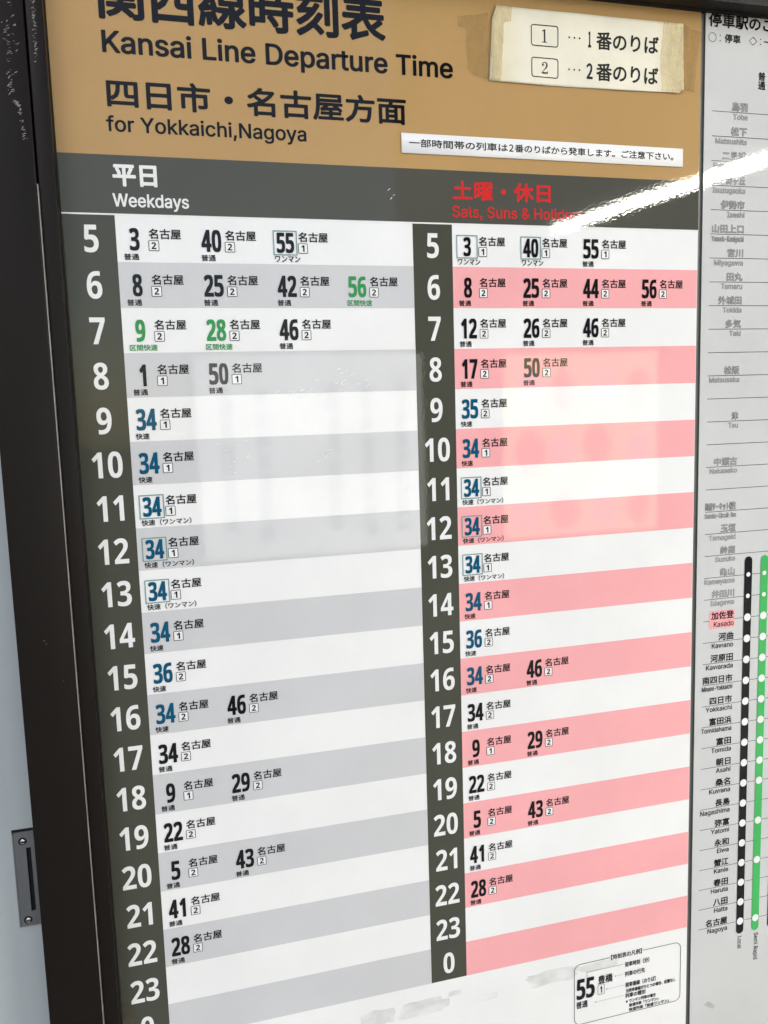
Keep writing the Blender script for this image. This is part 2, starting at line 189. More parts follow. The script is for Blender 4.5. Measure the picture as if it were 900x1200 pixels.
'm':(610,'53,0 53,379 112,379 112,295 108,295 112,310 118,323 125,335 132,346 141,355 151,363 161,370 172,376 183,380 195,384 207,386 219,386 239,385 257,380 273,372 287,361 299,347 309,331 316,314 321,295 312,295 317,308 322,321 329,332 337,343 347,353 357,361 368,369 381,375 394,380 407,383 422,385 437,386 453,385 468,383 483,378 497,372 510,364 522,354 532,342 541,328 548,313 553,296 556,276 557,255 557,0 496,0 496,254 494,273 490,289 483,302 473,313 460,321 447,326 433,329 419,330 406,330 395,328 384,324 374,320 365,314 358,307 351,299 345,290 341,280 338,270 336,259 335,247 335,0 274,0 274,260 273,275 269,288 262,301 253,311 242,320 229,326 215,329 199,330 188,330 178,328 168,325 158,320 148,314 140,307 132,299 126,289 121,278 117,266 114,253 114,238 114,0'),
'n':(410,'114,227 114,0 53,0 53,379 112,379 112,287 102,287 112,312 124,332 137,349 152,362 169,372 187,379 207,383 227,384 246,383 264,380 280,376 295,369 309,360 321,349 332,336 341,321 348,304 353,285 356,264 357,240 357,0 296,0 296,235 295,256 290,275 283,291 273,304 260,315 246,323 229,328 210,329 197,328 184,326 172,322 161,317 150,311 141,303 133,293 126,283 121,271 117,257 114,243'),
'o':(415,'207,-8 182,-7 159,-2 137,6 117,16 98,30 82,46 68,64 56,85 46,108 40,133 36,159 34,187 36,216 40,243 46,268 56,291 68,312 82,330 98,346 117,360 137,371 159,378 182,383 207,384 233,383 256,378 278,371 299,360 317,346 333,330 347,312 359,291 369,268 376,243 380,216 381,187 380,159 376,133 369,108 359,85 347,64 333,46 317,30 299,16 278,6 256,-2 233,-7|207,46 226,48 242,51 257,57 270,66 282,76 292,89 300,102 307,117 312,134 316,151 318,169 319,187 318,206 316,224 312,242 307,258 300,274 292,287 282,300 270,310 257,319 242,325 226,329 207,330 189,329 173,325 158,319 145,310 134,300 124,287 115,274 108,258 103,242 99,224 97,206 96,187 97,169 99,151 103,134 108,117 115,102 124,89 134,76 145,66 158,57 173,51 189,48'),
'p':(424,'53,-143 53,379 112,379 112,319 118,319 122,325 126,331 131,338 137,346 144,353 152,360 161,367 171,373 183,378 197,381 212,384 229,384 252,383 274,378 294,371 313,361 330,347 345,332 359,313 370,293 379,270 385,245 389,218 390,189 389,160 385,133 379,108 370,84 359,64 346,45 330,29 313,16 294,5 274,-2 252,-7 229,-8 213,-7 198,-5 184,-1 173,4 162,10 153,17 145,24 138,31 132,39 127,46 122,53 118,59 114,59 114,-143|220,47 237,48 253,51 267,57 279,66 291,76 301,88 309,101 316,117 321,133 325,151 327,170 328,189 327,209 325,227 321,245 316,261 309,276 301,290 291,301 280,311 267,319 253,325 237,329 220,330 203,329 188,325 174,320 161,312 150,302 140,291 132,278 125,263 120,247 116,229 113,210 113,189 113,169 116,150 120,132 125,115 132,100 140,86 150,75 162,65 174,57 188,51 204,48'),
'r':(259,'53,0 53,379 112,379 112,321 115,321 122,335 130,347 140,358 152,367 166,375 181,380 196,384 213,385 217,385 221,385 225,385 229,384 243,384 243,322 242,323 239,323 235,324 230,324 224,325 219,325 213,326 207,326 194,325 182,323 170,319 159,315 149,309 140,301 132,293 126,284 121,273 117,262 114,250 114,237 114,0'),
's':(365,'182,-8 163,-7 145,-5 128,-2 112,3 98,10 84,18 72,27 62,38 53,50 45,63 40,78 36,94 94,107 99,92 105,79 114,69 124,60 136,54 150,49 165,46 181,45 200,46 217,50 232,55 244,62 255,71 262,81 267,91 268,103 267,112 265,121 260,129 254,136 246,142 237,147 225,151 212,155 149,170 125,177 104,186 87,196 72,208 61,222 53,237 48,255 47,274 48,290 51,305 57,319 65,332 75,343 87,354 100,363 115,370 131,377 149,381 167,384 187,384 206,384 223,381 239,378 254,372 267,366 279,358 290,349 299,339 307,328 314,316 319,303 324,290 268,277 264,288 258,298 251,307 243,316 232,323 219,328 205,331 187,333 171,332 156,329 143,324 131,317 121,308 114,299 110,289 109,277 110,267 112,258 117,250 124,243 133,237 144,232 157,227 172,223 229,209 254,202 275,194 292,183 306,171 317,158 325,142 330,125 331,107 330,90 326,75 321,61 312,47 302,35 290,24 276,15 260,6 242,0 223,-5 203,-7'),
't':(227,'204,379 204,327 6,327 6,379|65,471 126,471 126,98 127,86 128,76 132,68 136,61 142,56 150,53 159,51 170,50 173,50 177,50 181,51 185,51 190,52 194,52 198,53 202,54 213,2 208,0 203,-1 198,-2 192,-3 186,-3 180,-4 174,-4 168,-4 145,-3 125,2 107,10 92,21 80,35 72,52 67,71 65,93'),
'u':(410,'182,-5 164,-4 146,-1 130,4 115,11 101,20 89,31 78,44 69,59 62,76 57,95 54,116 53,139 53,379 114,379 114,144 115,123 119,105 127,89 137,75 150,64 164,56 181,52 200,50 213,51 226,53 238,57 249,62 259,69 268,77 276,86 283,97 289,109 293,122 295,137 296,153 296,379 357,379 357,0 298,0 298,92 307,92 297,67 286,47 272,30 257,17 240,7 222,0 203,-4'),
'w':(567,'138,0 23,379 87,379 133,214 138,196 143,177 149,157 154,137 159,115 165,91 170,67 175,41 165,41 170,66 175,90 180,113 186,135 191,156 196,176 201,195 206,214 252,379 316,379 362,214 366,196 371,176 376,157 382,136 387,114 392,91 397,67 402,41 391,41 397,66 402,90 408,113 413,135 418,156 423,176 429,195 434,214 480,379 545,379 429,0 368,0 319,172 315,185 312,198 308,212 305,225 301,239 297,252 294,266 291,280 287,295 284,309 280,323 277,338 291,338 287,323 284,309 280,295 277,280 273,266 270,252 266,238 263,225 259,211 255,198 252,185 248,172 199,0'),
'y':(389,'47,-139 61,-86 71,-87 80,-89 88,-90 96,-90 104,-89 111,-87 118,-84 124,-80 130,-74 136,-67 141,-58 146,-48 151,-36 163,-1 17,379 84,379 165,155 171,138 177,121 182,104 187,87 191,70 196,53 201,37 206,21 184,21 188,37 193,53 198,70 202,87 207,104 212,121 218,138 224,155 305,379 371,379 204,-58 198,-72 191,-85 184,-97 177,-107 168,-116 159,-124 150,-130 139,-136 128,-140 117,-143 104,-145 91,-145 84,-145 77,-145 71,-144 65,-143 59,-142 54,-141 51,-140'),
'z':(380,'42,0 42,46 254,320 254,323 48,323 48,379 333,379 333,331 126,60 126,56 339,56 339,0'),
}
CAP = 509.0
_cache = {}
JP_CHARS = "１関西線時刻表四日市・名古屋方面平日土曜・休日一部時間帯の列車は２番のりばから発車します。ご注意下さい。番のりば普通快速区間快速（ワンマン）豊橋【時刻表の凡例】発車時刻（分）列車の行先発車番線（のりば）当発車番線がひとつの場合、記載なし列車の種別※ワンマン列車の場合普通列車「ワンマン」快速停車駅のご案内：停車一部停車通過鳥羽松下二見浦五十鈴ヶ丘伊勢市山田上口宮川田丸外城田多気松阪津中瀬古鈴鹿サーキット稲生玉垣鈴鹿亀山井田川加佐登河曲河原田南四日市四日市富田浜富田朝日桑名長島弥富永和蟹江春田八田名古屋…"


def prepare_jp():
    objs = {}
    for ch in sorted(set(JP_CHARS)):
        cu = bpy.data.curves.new('glyph', 'FONT')
        cu.body = ch
        cu.resolution_u = 3
        o = bpy.data.objects.new('glyph', cu)
        COL.objects.link(o)
        objs[ch] = o
    bpy.context.view_layer.update()
    dg = bpy.context.evaluated_depsgraph_get()
    for ch, o in objs.items():
        me = bpy.data.meshes.new_from_object(o.evaluated_get(dg))
        vs = [(v.co.x * 1000, v.co.y * 1000) for v in me.vertices]
        fs = []
        for p in me.polygons:
            idx = list(p.vertices)
            a = sum(vs[idx[i]][0] * vs[idx[(i + 1) % len(idx)]][1] - vs[idx[(i + 1) % len(idx)]][0] * vs[idx[i]][1] for i in range(len(idx)))
            fs.append(tuple(idx if a > 0 else idx[::-1]))
        _cache[ch] = (None, vs, fs)
        bpy.data.meshes.remove(me)
    for o in objs.values():
        cu = o.data
        bpy.data.objects.remove(o)
        bpy.data.curves.remove(cu)


prepare_jp()
# width of one full-width cell in the same units
JP_ADV = max(v[0] for v in _cache['番'][1]) - min(v[0] for v in _cache['番'][1])
JP_ADV *= 1.07


def glyph(ch):
    if ch in _cache:
        return _cache[ch]
    adv, s = GLYPHS[ch]
    loops = [[tuple(map(int, p.split(','))) for p in lp.split(' ')] for lp in s.split('|')] if s else []
    area = lambda lp: sum(p[0] * q[1] - q[0] * p[1] for p, q in zip(lp, lp[1:] + lp[:1]))

    def inside(pt, lp):
        c = False
        for p, q in zip(lp, lp[1:] + lp[:1]):
            if (p[1] > pt[1]) != (q[1] > pt[1]) and pt[0] < (q[0] - p[0]) * (pt[1] - p[1]) / (q[1] - p[1]) + p[0]:
                c = not c
        return c
    vs, fs = [], []
    holes = [lp for lp in loops if area(lp) > 0]
    for lp in loops:
        if area(lp) > 0:
            continue
        group = [lp] + [h for h in holes if inside(h[0], lp)]
        flat = [p for g in group for p in g]
        n = len(vs)
        vs += flat
        for a, b, c in tessellate_polygon([[Vector((p[0], p[1], 0)) for p in g] for g in group]):
            A, B, C_ = flat[a], flat[b], flat[c]
            if (B[0] - A[0]) * (C_[1] - A[1]) - (B[1] - A[1]) * (C_[0] - A[0]) < 0:
                b, c = c, b
            fs.append((n + a, n + b, n + c))
    _cache[ch] = (adv, vs, fs)
    return _cache[ch]


def layout(body, track=0):
    """outline of one line of lettering in font units, pen starting at 0"""
    V, F, x = [], [], 0.0
    for ch in body:
        if ch == ' ':
            x += 200
            continue
        adv, vs, fs = glyph(ch)
        n = len(V)
        if adv is None:
            V += [(x + vx, vz) for vx, vz in vs]
            x += JP_ADV + track
        else:
            V += [(x + vx, vz) for vx, vz in vs]
            x += adv + track
        F += [tuple(n + i for i in f) for f in fs]
    return V, F


def weight(vf, bx, bz, n=8):
    """shifts round an ellipse that thicken the strokes: list of outlines"""
    V, F = vf
    out = [vf]
    if bx > 0 or bz > 0:
        for k in range(n):
            a = 2 * math.pi * (k + .5) / n
            out.append(([(x + bx * math.cos(a), z + bz * math.sin(a)) for x, z in V], F))
    return out


STEP = 4e-6


def fit(fl, body, x0, x1, z0, z1, bold=0.0, boldz=None, track=0, n=8, square=1.0):
    """lettering whose ink fills the rectangle (mm); bold = extra stroke radius in mm"""
    boldz = bold if boldz is None else boldz
    V, F = layout(body, track)
    ax, bx = min(v[0] for v in V), max(v[0] for v in V)
    az, bz = min(v[1] for v in V), max(v[1] for v in V)
    X0, X1, Z0, Z1 = x0 + bold, x1 - bold, z0 + boldz, z1 - boldz
    sx = (X1 - X0) / (bx - ax)
    sz = (Z1 - Z0) / (bz - az)
    pts = [(X0 + (v[0] - ax) * sx, Z0 + (v[1] - az) * sz) for v in V]
    if square != 1.0:
        mx, hw = (X0 + X1) / 2, (X1 - X0) / 2
        pts = [(mx + math.copysign(abs((x - mx) / hw) ** square, x - mx) * hw, z) for x, z in pts]
    vf = (pts, F)
    for k, q in enumerate(weight(vf, bold, boldz, n)):
        fl.add(q, fl.y - k * STEP)
    return fl


def line(fl, body, x, zbase, sx, sz, align='l', bold=0.0, boldz=None, track=0, n=8):
    """lettering at a fixed scale (mm per unit / 1000) standing on a base line"""
    boldz = bold if boldz is None else boldz
    V, F = layout(body, track)
    ax, bx = min(v[0] for v in V), max(v[0] for v in V)
    w = (bx - ax) * sx + 2 * bold
    X0 = x + bold - {'l': 0, 'c': w / 2, 'r': w}[align]
    vf = ([(X0 + (v[0] - ax) * sx, zbase + boldz + v[1] * sz) for v in V], F)
    for k, q in enumerate(weight(vf, bold, boldz, n)):
        fl.add(q, fl.y - k * STEP)
    return fl


# ---- solids
def box_bm(bm, x0, x1, y0, y1, z0, z1):
    vs = [bm.verts.new((x, y, z)) for x in (x0, x1) for y in (y0, y1) for z in (z0, z1)]
    for f in ((0, 1, 3, 2), (4, 6, 7, 5), (0, 4, 5, 1), (2, 3, 7, 6), (0, 2, 6, 4), (1, 5, 7, 3)):
        bm.faces.new([vs[i] for i in f])
    return vs


def box(name, x0, x1, y0, y1, z0, z1, mat, parent=None, bevel=0.0, seg=3):
    bm = bmesh.new()
    box_bm(bm, x0, x1, y0, y1, z0, z1)
    bmesh.ops.recalc_face_normals(bm, faces=bm.faces)
    if bevel:
        bmesh.ops.bevel(bm, geom=list(bm.edges), offset=bevel, segments=seg, profile=.5, affect='EDGES')
    me = bpy.data.meshes.new(name)
    bm.to_mesh(me)
    bm.free()
    if bevel:
        for p in me.polygons:
            p.use_smooth = True
    return link(name, me, mat, parent)


# ------------------------------------------------------------------ materials
def new_mat(name):
    m = bpy.data.materials.new(name)
    m.use_nodes = True
    nt = m.node_tree
    return m, nt, nt.nodes['Principled BSDF']


def noise(nt, scale, detail=2.0, rough=.5, sock=None, stretch=None):
    t = nt.nodes.new('ShaderNodeTexNoise')
    t.inputs['Scale'].default_value = scale
    t.inputs['Detail'].default_value = detail
    t.inputs['Roughness'].default_value = rough
    if sock is None:
        g = nt.nodes.new('ShaderNodeNewGeometry')
        sock = g.outputs['Position']
    if stretch:
        mp = nt.nodes.new('ShaderNodeMapping')
        mp.inputs['Scale'].default_value = stretch
        nt.links.new(sock, mp.inputs['Vector'])
        sock = mp.outputs['Vector']
    nt.links.new(sock, t.inputs['Vector'])
    return t.outputs['Fac']


def ramp(nt, sock, a, b, lo, hi):
    r = nt.nodes.new('ShaderNodeMapRange')
    r.inputs['From Min'].default_value = a
    r.inputs['From Max'].default_value = b
    r.inputs['To Min'].default_value = lo
    r.inputs['To Max'].default_value = hi
    nt.links.new(sock, r.inputs['Value'])
    return r.outputs['Result']


def math_node(nt, op, a, b):
    m = nt.nodes.new('ShaderNodeMath')
    m.operation = op
    for i, s in enumerate((a, b)):
        if isinstance(s, (int, float)):
            m.inputs[i].default_value = s
        else:
            nt.links.new(s, m.inputs[i])
    return m.outputs[0]


def tint(nt, rgb, fac):
    mx = nt.nodes.new('ShaderNodeMix')
    mx.data_type = 'RGBA'
    mx.blend_type = 'MULTIPLY'
    mx.inputs[0].default_value = 1.0
    mx.inputs[6].default_value = (*rgb, 1)
    nt.links.new(fac, mx.inputs[7])
    return mx.outputs[2]


def print_mat(name, rgb, var=.055):
    """ink or paper under a slightly rippled glossy laminate"""
    m, nt, b = new_mat(name)
    L = nt.links
    v = math_node(nt, 'MULTIPLY', ramp(nt, noise(nt, 5, 5, .62), .3, .7, 1 - var * 1.4, 1 + var * .4), ramp(nt, noise(nt, 900, 1), .3, .7, .985, 1.01))
    L.new(tint(nt, rgb, v), b.inputs['Base Color'])
    b.inputs['Roughness'].default_value = .7
    b.inputs['Specular IOR Level'].default_value = .0
    b.inputs['Coat Weight'].default_value = 1.0
    b.inputs['Coat IOR'].default_value = 1.34
    # wiped and smeared laminate: gloss varies
    L.new(ramp(nt, noise(nt, 16, 5, .65, stretch=(1, 1, .5)), .42, .75, .012, .032), b.inputs['Coat Roughness'])
    b1 = nt.nodes.new('ShaderNodeBump')
    b1.inputs['Distance'].default_value = 1.6e-5
    L.new(noise(nt, 300, 1.5, .5), b1.inputs['Height'])
    b2 = nt.nodes.new('ShaderNodeBump')
    b2.inputs['Distance'].default_value = 1.0e-4
    L.new(noise(nt, 9, 2.0, .5), b2.inputs['Height'])
    L.new(b1.outputs['Normal'], b2.inputs['Normal'])
    L.new(b2.outputs['Normal'], b.inputs['Coat Normal'])
    return m


INK = {
    'white': print_mat('white_paper', (.80, .80, .79)),
    'letter_white': print_mat('white_ink', (.78, .78, .77)),
    'brown': print_mat('ochre_ink', (.435, .275, .115)),
    'band': print_mat('dark_olive_ink', (.078, .078, .065)),
    'hour': print_mat('hour_column_ink', (.064, .066, .050)),
    'grey': print_mat('grey_ink', (.568, .57, .578)),
    'pink': print_mat('pink_ink', (.84, .39, .40)),
    'black': print_mat('black_ink', (.010, .010, .012)),
    'soft_black': print_mat('soft_black_ink', (.009, .009, .010)),
    'blue': print_mat('blue_ink', (.005, .083, .16)),
    'green': print_mat('green_ink', (.035, .27, .075)),
    'red': print_mat('red_ink', (.60, .03, .03)),
    'teal': print_mat('teal_ink', (.20, .32, .32)),
    'sheet': print_mat('pale_grey_paper', (.56, .565, .56)),
    'line': print_mat('thin_grey_ink', (.10, .10, .098)),
    'outline': print_mat('outline_grey_ink', (.10, .10, .098)),
    'route_green': print_mat('bright_green_ink', (.06, .42, .11)),
    'hollow': print_mat('hollow_letter_paper', (.42, .42, .41)),
    'rose': print_mat('rose_ink', (.80, .36, .37)),
    'slip_black': print_mat('slip_black_ink', (.03, .03, .028)),
}


def stain_mat():
    m, nt, b = new_mat('grey_smudge')
    tr = nt.nodes.new('ShaderNodeBsdfTransparent')
    mx = nt.nodes.new('ShaderNodeMixShader')
    b.inputs['Base Color'].default_value = (.30, .30, .28, 1)
    b.inputs['Roughness'].default_value = .6
    f = ramp(nt, noise(nt, 34, 3, .5, stretch=(.7, 1, 1.2)), .34, .74, 0, .32)
    nt.links.new(f, mx.inputs[0])
    nt.links.new(tr.outputs[0], mx.inputs[1])
    nt.links.new(b.outputs[0], mx.inputs[2])
    nt.links.new(mx.outputs[0], nt.nodes['Material Output'].inputs[0])
    return m


def frame_mat():
    m, nt, b = new_mat('dark_bronze_aluminium')
    L = nt.links
    fl = nt.nodes.new('ShaderNodeTexVoronoi')
    fl.inputs['Scale'].default_value = 55
    g = nt.nodes.new('ShaderNodeNewGeometry')
    L.new(g.outputs['Position'], fl.inputs['Vector'])
    thr = ramp(nt, noise(nt, 31, 1), .3, .7, .0, .05)
    speck = math_node(nt, 'LESS_THAN', fl.outputs['Distance'], math_node(nt, 'MULTIPLY', thr, 1.0))
    speck = math_node(nt, 'MULTIPLY', speck, math_node(nt, 'GREATER_THAN', noise(nt, 12, 0), .58))
    mx = nt.nodes.new('ShaderNodeMix')
    mx.data_type = 'RGBA'
    L.new(speck, mx.inputs[0])
    mx.inputs[6].default_value = (.0095, .0074, .006, 1)
    mx.inputs[7].default_value = (.10, .095, .09, 1)
    L.new(mx.outputs[2], b.inputs['Base Color'])
    b.inputs['Metallic'].default_value = .0
    b.inputs['Specular IOR Level'].default_value = .13
    L.new(ramp(nt, noise(nt, 18, 5, .7, stretch=(1, 1, .12)), .3, .7, .34, .52), b.inputs['Roughness'])
    bp = nt.nodes.new('ShaderNodeBump')
    bp.inputs['Distance'].default_value = 4e-5
    L.new(noise(nt, 260, 3, .6, stretch=(1, 1, .08)), bp.inputs['Height'])
    L.new(bp.outputs['Normal'], b.inputs['Normal'])
    return m


def simple(name, rgb, rough=.5, metal=0.0, spec=.5, nscale=20, var=.1, bump=0.0, bscale=200, stretch=None):
    m, nt, b = new_mat(name)
    v = ramp(nt, noise(nt, nscale, 5, .6, stretch=stretch), .3, .7, 1 - var, 1 + var)
    nt.links.new(tint(nt, rgb, v), b.inputs['Base Color'])
    b.inputs['Roughness'].default_value = rough
    b.inputs['Metallic'].default_value = metal
    b.inputs['Specular IOR Level'].default_value = spec
    if bump:
        bp = nt.nodes.new('ShaderNodeBump')
        bp.inputs['Distance'].default_value = bump
        nt.links.new(noise(nt, bscale, 3, .6, stretch=stretch), bp.inputs['Height'])
        nt.links.new(bp.outputs['Normal'], b.inputs['Normal'])
    return m


def tape_mat(name, rgb, lo, hi, gloss=.18):
    m, nt, b = new_mat(name)
    L = nt.links
    tr = nt.nodes.new('ShaderNodeBsdfTransparent')
    tr.inputs[0].default_value = (.985, .97, .93, 1)
    mx = nt.nodes.new('ShaderNodeMixShader')
    v = ramp(nt, noise(nt, 90, 5, .7), .3, .7, .7, 1.15)
    L.new(tint(nt, rgb, v), b.inputs['Base Color'])
    b.inputs['Roughness'].default_value = gloss
    L.new(ramp(nt, noise(nt, 70, 5, .7, stretch=(1, 1, .4)), .35, .65, lo, hi), mx.inputs[0])
    bp = nt.nodes.new('ShaderNodeBump')
    bp.inputs['Distance'].default_value = 6e-4
    L.new(noise(nt, 110, 3, .6, stretch=(1, 1, .35)), bp.inputs['Height'])
    L.new(bp.outputs['Normal'], b.inputs['Normal'])
    L.new(tr.outputs[0], mx.inputs[1])
    L.new(b.outputs[0], mx.inputs[2])
    L.new(mx.outputs[0], nt.nodes['Material Output'].inputs[0])
    return m


FRAME = frame_mat()
EDGE = simple('painted_ridge_light', (.24, .22, .20), .4, .0, .5, 30, .35)
BACK = simple('grey_backing_board', (.115, .12, .105), .35, 0, .5, 20, .15)
WALL = simple('blue_grey_painted_steel', (.44, .475, .475), .26, 0, .5, 5, .05, 6e-5, 140)
STEEL = simple('brushed_steel', (.19, .193, .196), .42, .6, .5, 60, .2, 3e-5, 500, (1, 1, .06))
BOLT = simple('worn_bright_steel', (.5, .5, .5), .22, .9)
HOLE = simple('dark_recess', (.01, .01, .01), .8, 0, .2)
CONC = simple('platform_concrete', (.34, .33, .31), .85, 0, .3, 3, .15, 1e-3, 60)
SLIP = None
SMEAR = simple('dried_white_paint', (.30, .29, .27), .8, 0, .2, 200, .4)
STAIN = stain_mat()
TAPE = tape_mat('yellowed_tape', (.76, .69, .48), .03, .30)
TAPE_CLEAR = tape_mat('brittle_clear_tape', (.46, .36, .20), .02, .2)


def slip_mat():
    m, nt, b = new_mat('aged_cream_paper')
    v = ramp(nt, noise(nt, 14, 5, .65), .3, .72, 1.03, .90)
    cr = nt.nodes.new('ShaderNodeMix')
    cr.data_type = 'RGBA'
    g = nt.nodes.new('ShaderNodeNewGeometry')
    sx = nt.nodes.new('ShaderNodeSeparateXYZ')
    nt.links.new(g.outputs['Position'], sx.inputs[0])
    # paper yellowed along its two short sides, where the tape sat
    d = math_node(nt, 'ABSOLUTE', math_node(nt, 'SUBTRACT', sx.outputs[0], .516), 0)
    f = ramp(nt, math_node(nt, 'ADD', d, math_node(nt, 'MULTIPLY', noise(nt, 45, 4, .6), .03)), .095, .128, 0, .8)
    nt.links.new(f, cr.inputs[0])
    cr.inputs[6].default_value = (.74, .705, .575, 1)
    cr.inputs[7].default_value = (.66, .57, .36, 1)
    mm = nt.nodes.new('ShaderNodeMix')
    mm.data_type = 'RGBA'
    mm.blend_type = 'MULTIPLY'
    mm.inputs[0].default_value = 1
    nt.links.new(cr.outputs[2], mm.inputs[6])
    nt.links.new(v, mm.inputs[7])
    nt.links.new(mm.outputs[2], b.inputs['Base Color'])
    b.inputs['Roughness'].default_value = .5
    b.inputs['Specular IOR Level'].default_value = .3
    bp = nt.nodes.new('ShaderNodeBump')
    bp.inputs['Distance'].default_value = 5e-4
    nt.links.new(noise(nt, 30, 3, .5), bp.inputs['Height'])
    nt.links.new(bp.outputs['Normal'], b.inputs['Normal'])
    return m


SLIP = slip_mat()


def lamp_mat():
    m, nt, b = new_mat('lit_tube_cover')
    b.inputs['Base Color'].default_value = (.8, .8, .78, 1)
    b.inputs['Emission Color'].default_value = (1, .955, .85, 1)
    b.inputs['Emission Strength'].default_value = 190
    return m


LAMP = lamp_mat()

# ------------------------------------------------------------------ setting
GROUND_Z = -1.75
box('ground', -40, 40, -40, 40, GROUND_Z - .2, GROUND_Z, CONC)
tag(bpy.data.objects['ground'], kind='structure')

door = box('door_panel', -2.2, 2.6, .030, .07, GROUND_Z, 1.25, WALL)
tag(door, 'blue grey painted metal panel seen along the left edge, behind the dark frame', 'metal panel')

# recessed steel strike plate on the panel, beside the frame
plate = bpy.data.objects.new('strike_plate', None)
COL.objects.link(plate)
plate.location = (0, 0, 0)
tag(plate, 'small steel strike plate with a slot and two screws, left of the dark frame', 'strike plate')


def plate_body():
    bm = bmesh.new()
    y0, y1 = .0272, .030
    X0, X1, Z0, Z1 = -.1462, -.1180, -.7365, -.6312
    sx0, sx1, sz0, sz1 = -.1346, -.1301, -.7200, -.6480
    box_bm(bm, X0, sx0, y0, y1, Z0, Z1)
    box_bm(bm, sx1, X1, y0, y1, Z0, Z1)
    box_bm(bm, sx0, sx1, y0, y1, Z0, sz0)
    box_bm(bm, sx0, sx1, y0, y1, sz1, Z1)
    # thin raised rim of the plate
    box_bm(bm, X0 - .0007, X1, y0 - .0006, y1, Z1, Z1 + .0016)
    box_bm(bm, X0 - .0014, X0, y0 - .0006, y1, Z0, Z1 + .0016)
    box_bm(bm, sx0 - .0011, sx0, y0 - .0007, y0, sz0, sz1)
    bmesh.ops.recalc_face_normals(bm, faces=bm.faces)
    me = bpy.data.meshes.new('plate_body')
    bm.to_mesh(me)
    bm.free()
    return me


link('plate_body', plate_body(), STEEL, plate)
box('recess_edge', -.1480, -.1180, .0288, .0299, -.7372, -.6276, HOLE, plate)
box('slot_recess', -.1346, -.1301, .0290, .0299, -.7200, -.6480, HOLE, plate)


def screw(cx, cz):
    bm = bmesh.new()
    bmesh.ops.create_uvsphere(bm, u_segments=20, v_segments=10, radius=.0032)
    for v in bm.verts:
        v.co.y *= .38
    bmesh.ops.translate(bm, verts=bm.verts, vec=(cx, .0272, cz))
    me = bpy.data.meshes.new('screw')
    bm.to_mesh(me)
    bm.free()
    for p in me.polygons:
        p.use_smooth = True
    o = link('screw', me, BOLT, plate)
    bm = bmesh.new()
    bmesh.ops.create_circle(bm, cap_ends=True, segments=24, radius=.0043)
    bmesh.ops.rotate(bm, verts=bm.verts, matrix=Matrix.Rotation(math.pi / 2, 3, 'X'))
    bmesh.ops.translate(bm, verts=bm.verts, vec=(cx - .0004, .0271, cz + .0005))
    me = bpy.data.meshes.new('countersink')
    bm.to_mesh(me)
    bm.free()
    link('countersink', me, HOLE, o)
    # cross slot
    s = box('screw_slot', cx - .0022, cx + .0022, .0256, .02615, cz - .0004, cz + .0004, HOLE, o)
    return o


screw(-.1372, -.6408)
screw(-.1384, -.7300)

# ------------------------------------------------------------------ display frame
fr = bpy.data.objects.new('display_frame', None)
COL.objects.link(fr)
fr.location = (0, 0, 0)
tag(fr, 'dark bronze metal display frame with speckled paint and scratches around the posters', 'frame')
XL, XR, ZT, ZB = -.0500, 1.16, .2446, -1.12
YF = -.030
box('side_post', XL - .0676, XL - .0162, YF, .0298, ZB - .08, ZT + .08, FRAME, fr, .0012)
box('side_post', XR + .0162, XR + .0676, YF, .0298, ZB - .08, ZT + .08, FRAME, fr, .0012)
box('cover_strip', XL - .0149, XL, YF + .004, .0296, ZB - .0149, ZT + .0149, FRAME, fr, .001)
box('cover_strip', XR, XR + .0149, YF + .004, .0296, ZB - .0149, ZT + .0149, FRAME, fr, .001)
box('cover_strip', XL + .0001, XR - .0001, YF + .0041, .0294, ZT, ZT + .0149, FRAME, fr, .001)
box('cover_strip', XL + .0001, XR - .0001, YF + .0041, .0294, ZB - .0149, ZB, FRAME, fr, .001)
box('top_rail', XL - .0160, XR + .0160, YF + .0003, .0297, ZT + .0160, ZT + .0797, FRAME, fr, .0012)
box('bottom_rail', XL - .0160, XR + .0160, YF + .0003, .0297, ZB - .0797, ZB - .0160, FRAME, fr, .0012)
box('ridge_light', XL - .0161, XL - .0151, YF - .0001, .0290, ZB - .0149, .02, EDGE, fr, .0003, 2)  # lighter strip paints the sky light caught along the rounded ridge
LIP_SHADE = simple('black_lip_shade', (.012, .012, .011), .7, 0, .2, 40, .2)  # black strips added round the lip in place of contact shade
box('lip_shade', XL - .0005, XL + .0011, -.0060, -.0009, ZB, ZT, LIP_SHADE, fr, .0004, 2)
box('lip_shade', XR - .0011, XR + .0005, -.0060, -.0009, ZB, ZT, LIP_SHADE, fr, .0004, 2)
box('lip_shade', XL + .0013, XR - .0013, -.0060, -.0009, ZT - .0011, ZT + .0005, LIP_SHADE, fr, .0004, 2)
box('lip_shade', XL + .0013, XR - .0013, -.0060, -.0009, ZB - .0005, ZB + .0011, LIP_SHADE, fr, .0004, 2)
box('backing_board', XL - .014, XR + .014, .0030, .0290, ZB - .014, ZT + .014, BACK, fr)


def smear(name, path, width, n, seed):
    rnd = random.Random(seed)
    fl = Flat(YF - .0001 if name == 'paint_smear' else YF + .0039)
    segs = list(zip(path, path[1:]))
    for _ in range(n):
        (ax, az), (bx, bz) = rnd.choice(segs)
        t = rnd.random()
        cx, cz = ax + (bx - ax) * t + rnd.gauss(0, width), az + (bz - az) * t
        a = rnd.uniform(-.5, 1.2)
        Lh = rnd.uniform(.5, 2.3)
        w = rnd.uniform(.12, .38)
        dx, dz = math.cos(a) * Lh, math.sin(a) * Lh
        if abs(dx) > 2.0:
            dx *= .5
        fl.poly([(cx - dx, cz - dz), (cx + w, cz - w), (cx + dx, cz + dz), (cx - w * .7, cz + w * .6)])
    return fl.build('paint_smear', SMEAR, fr)


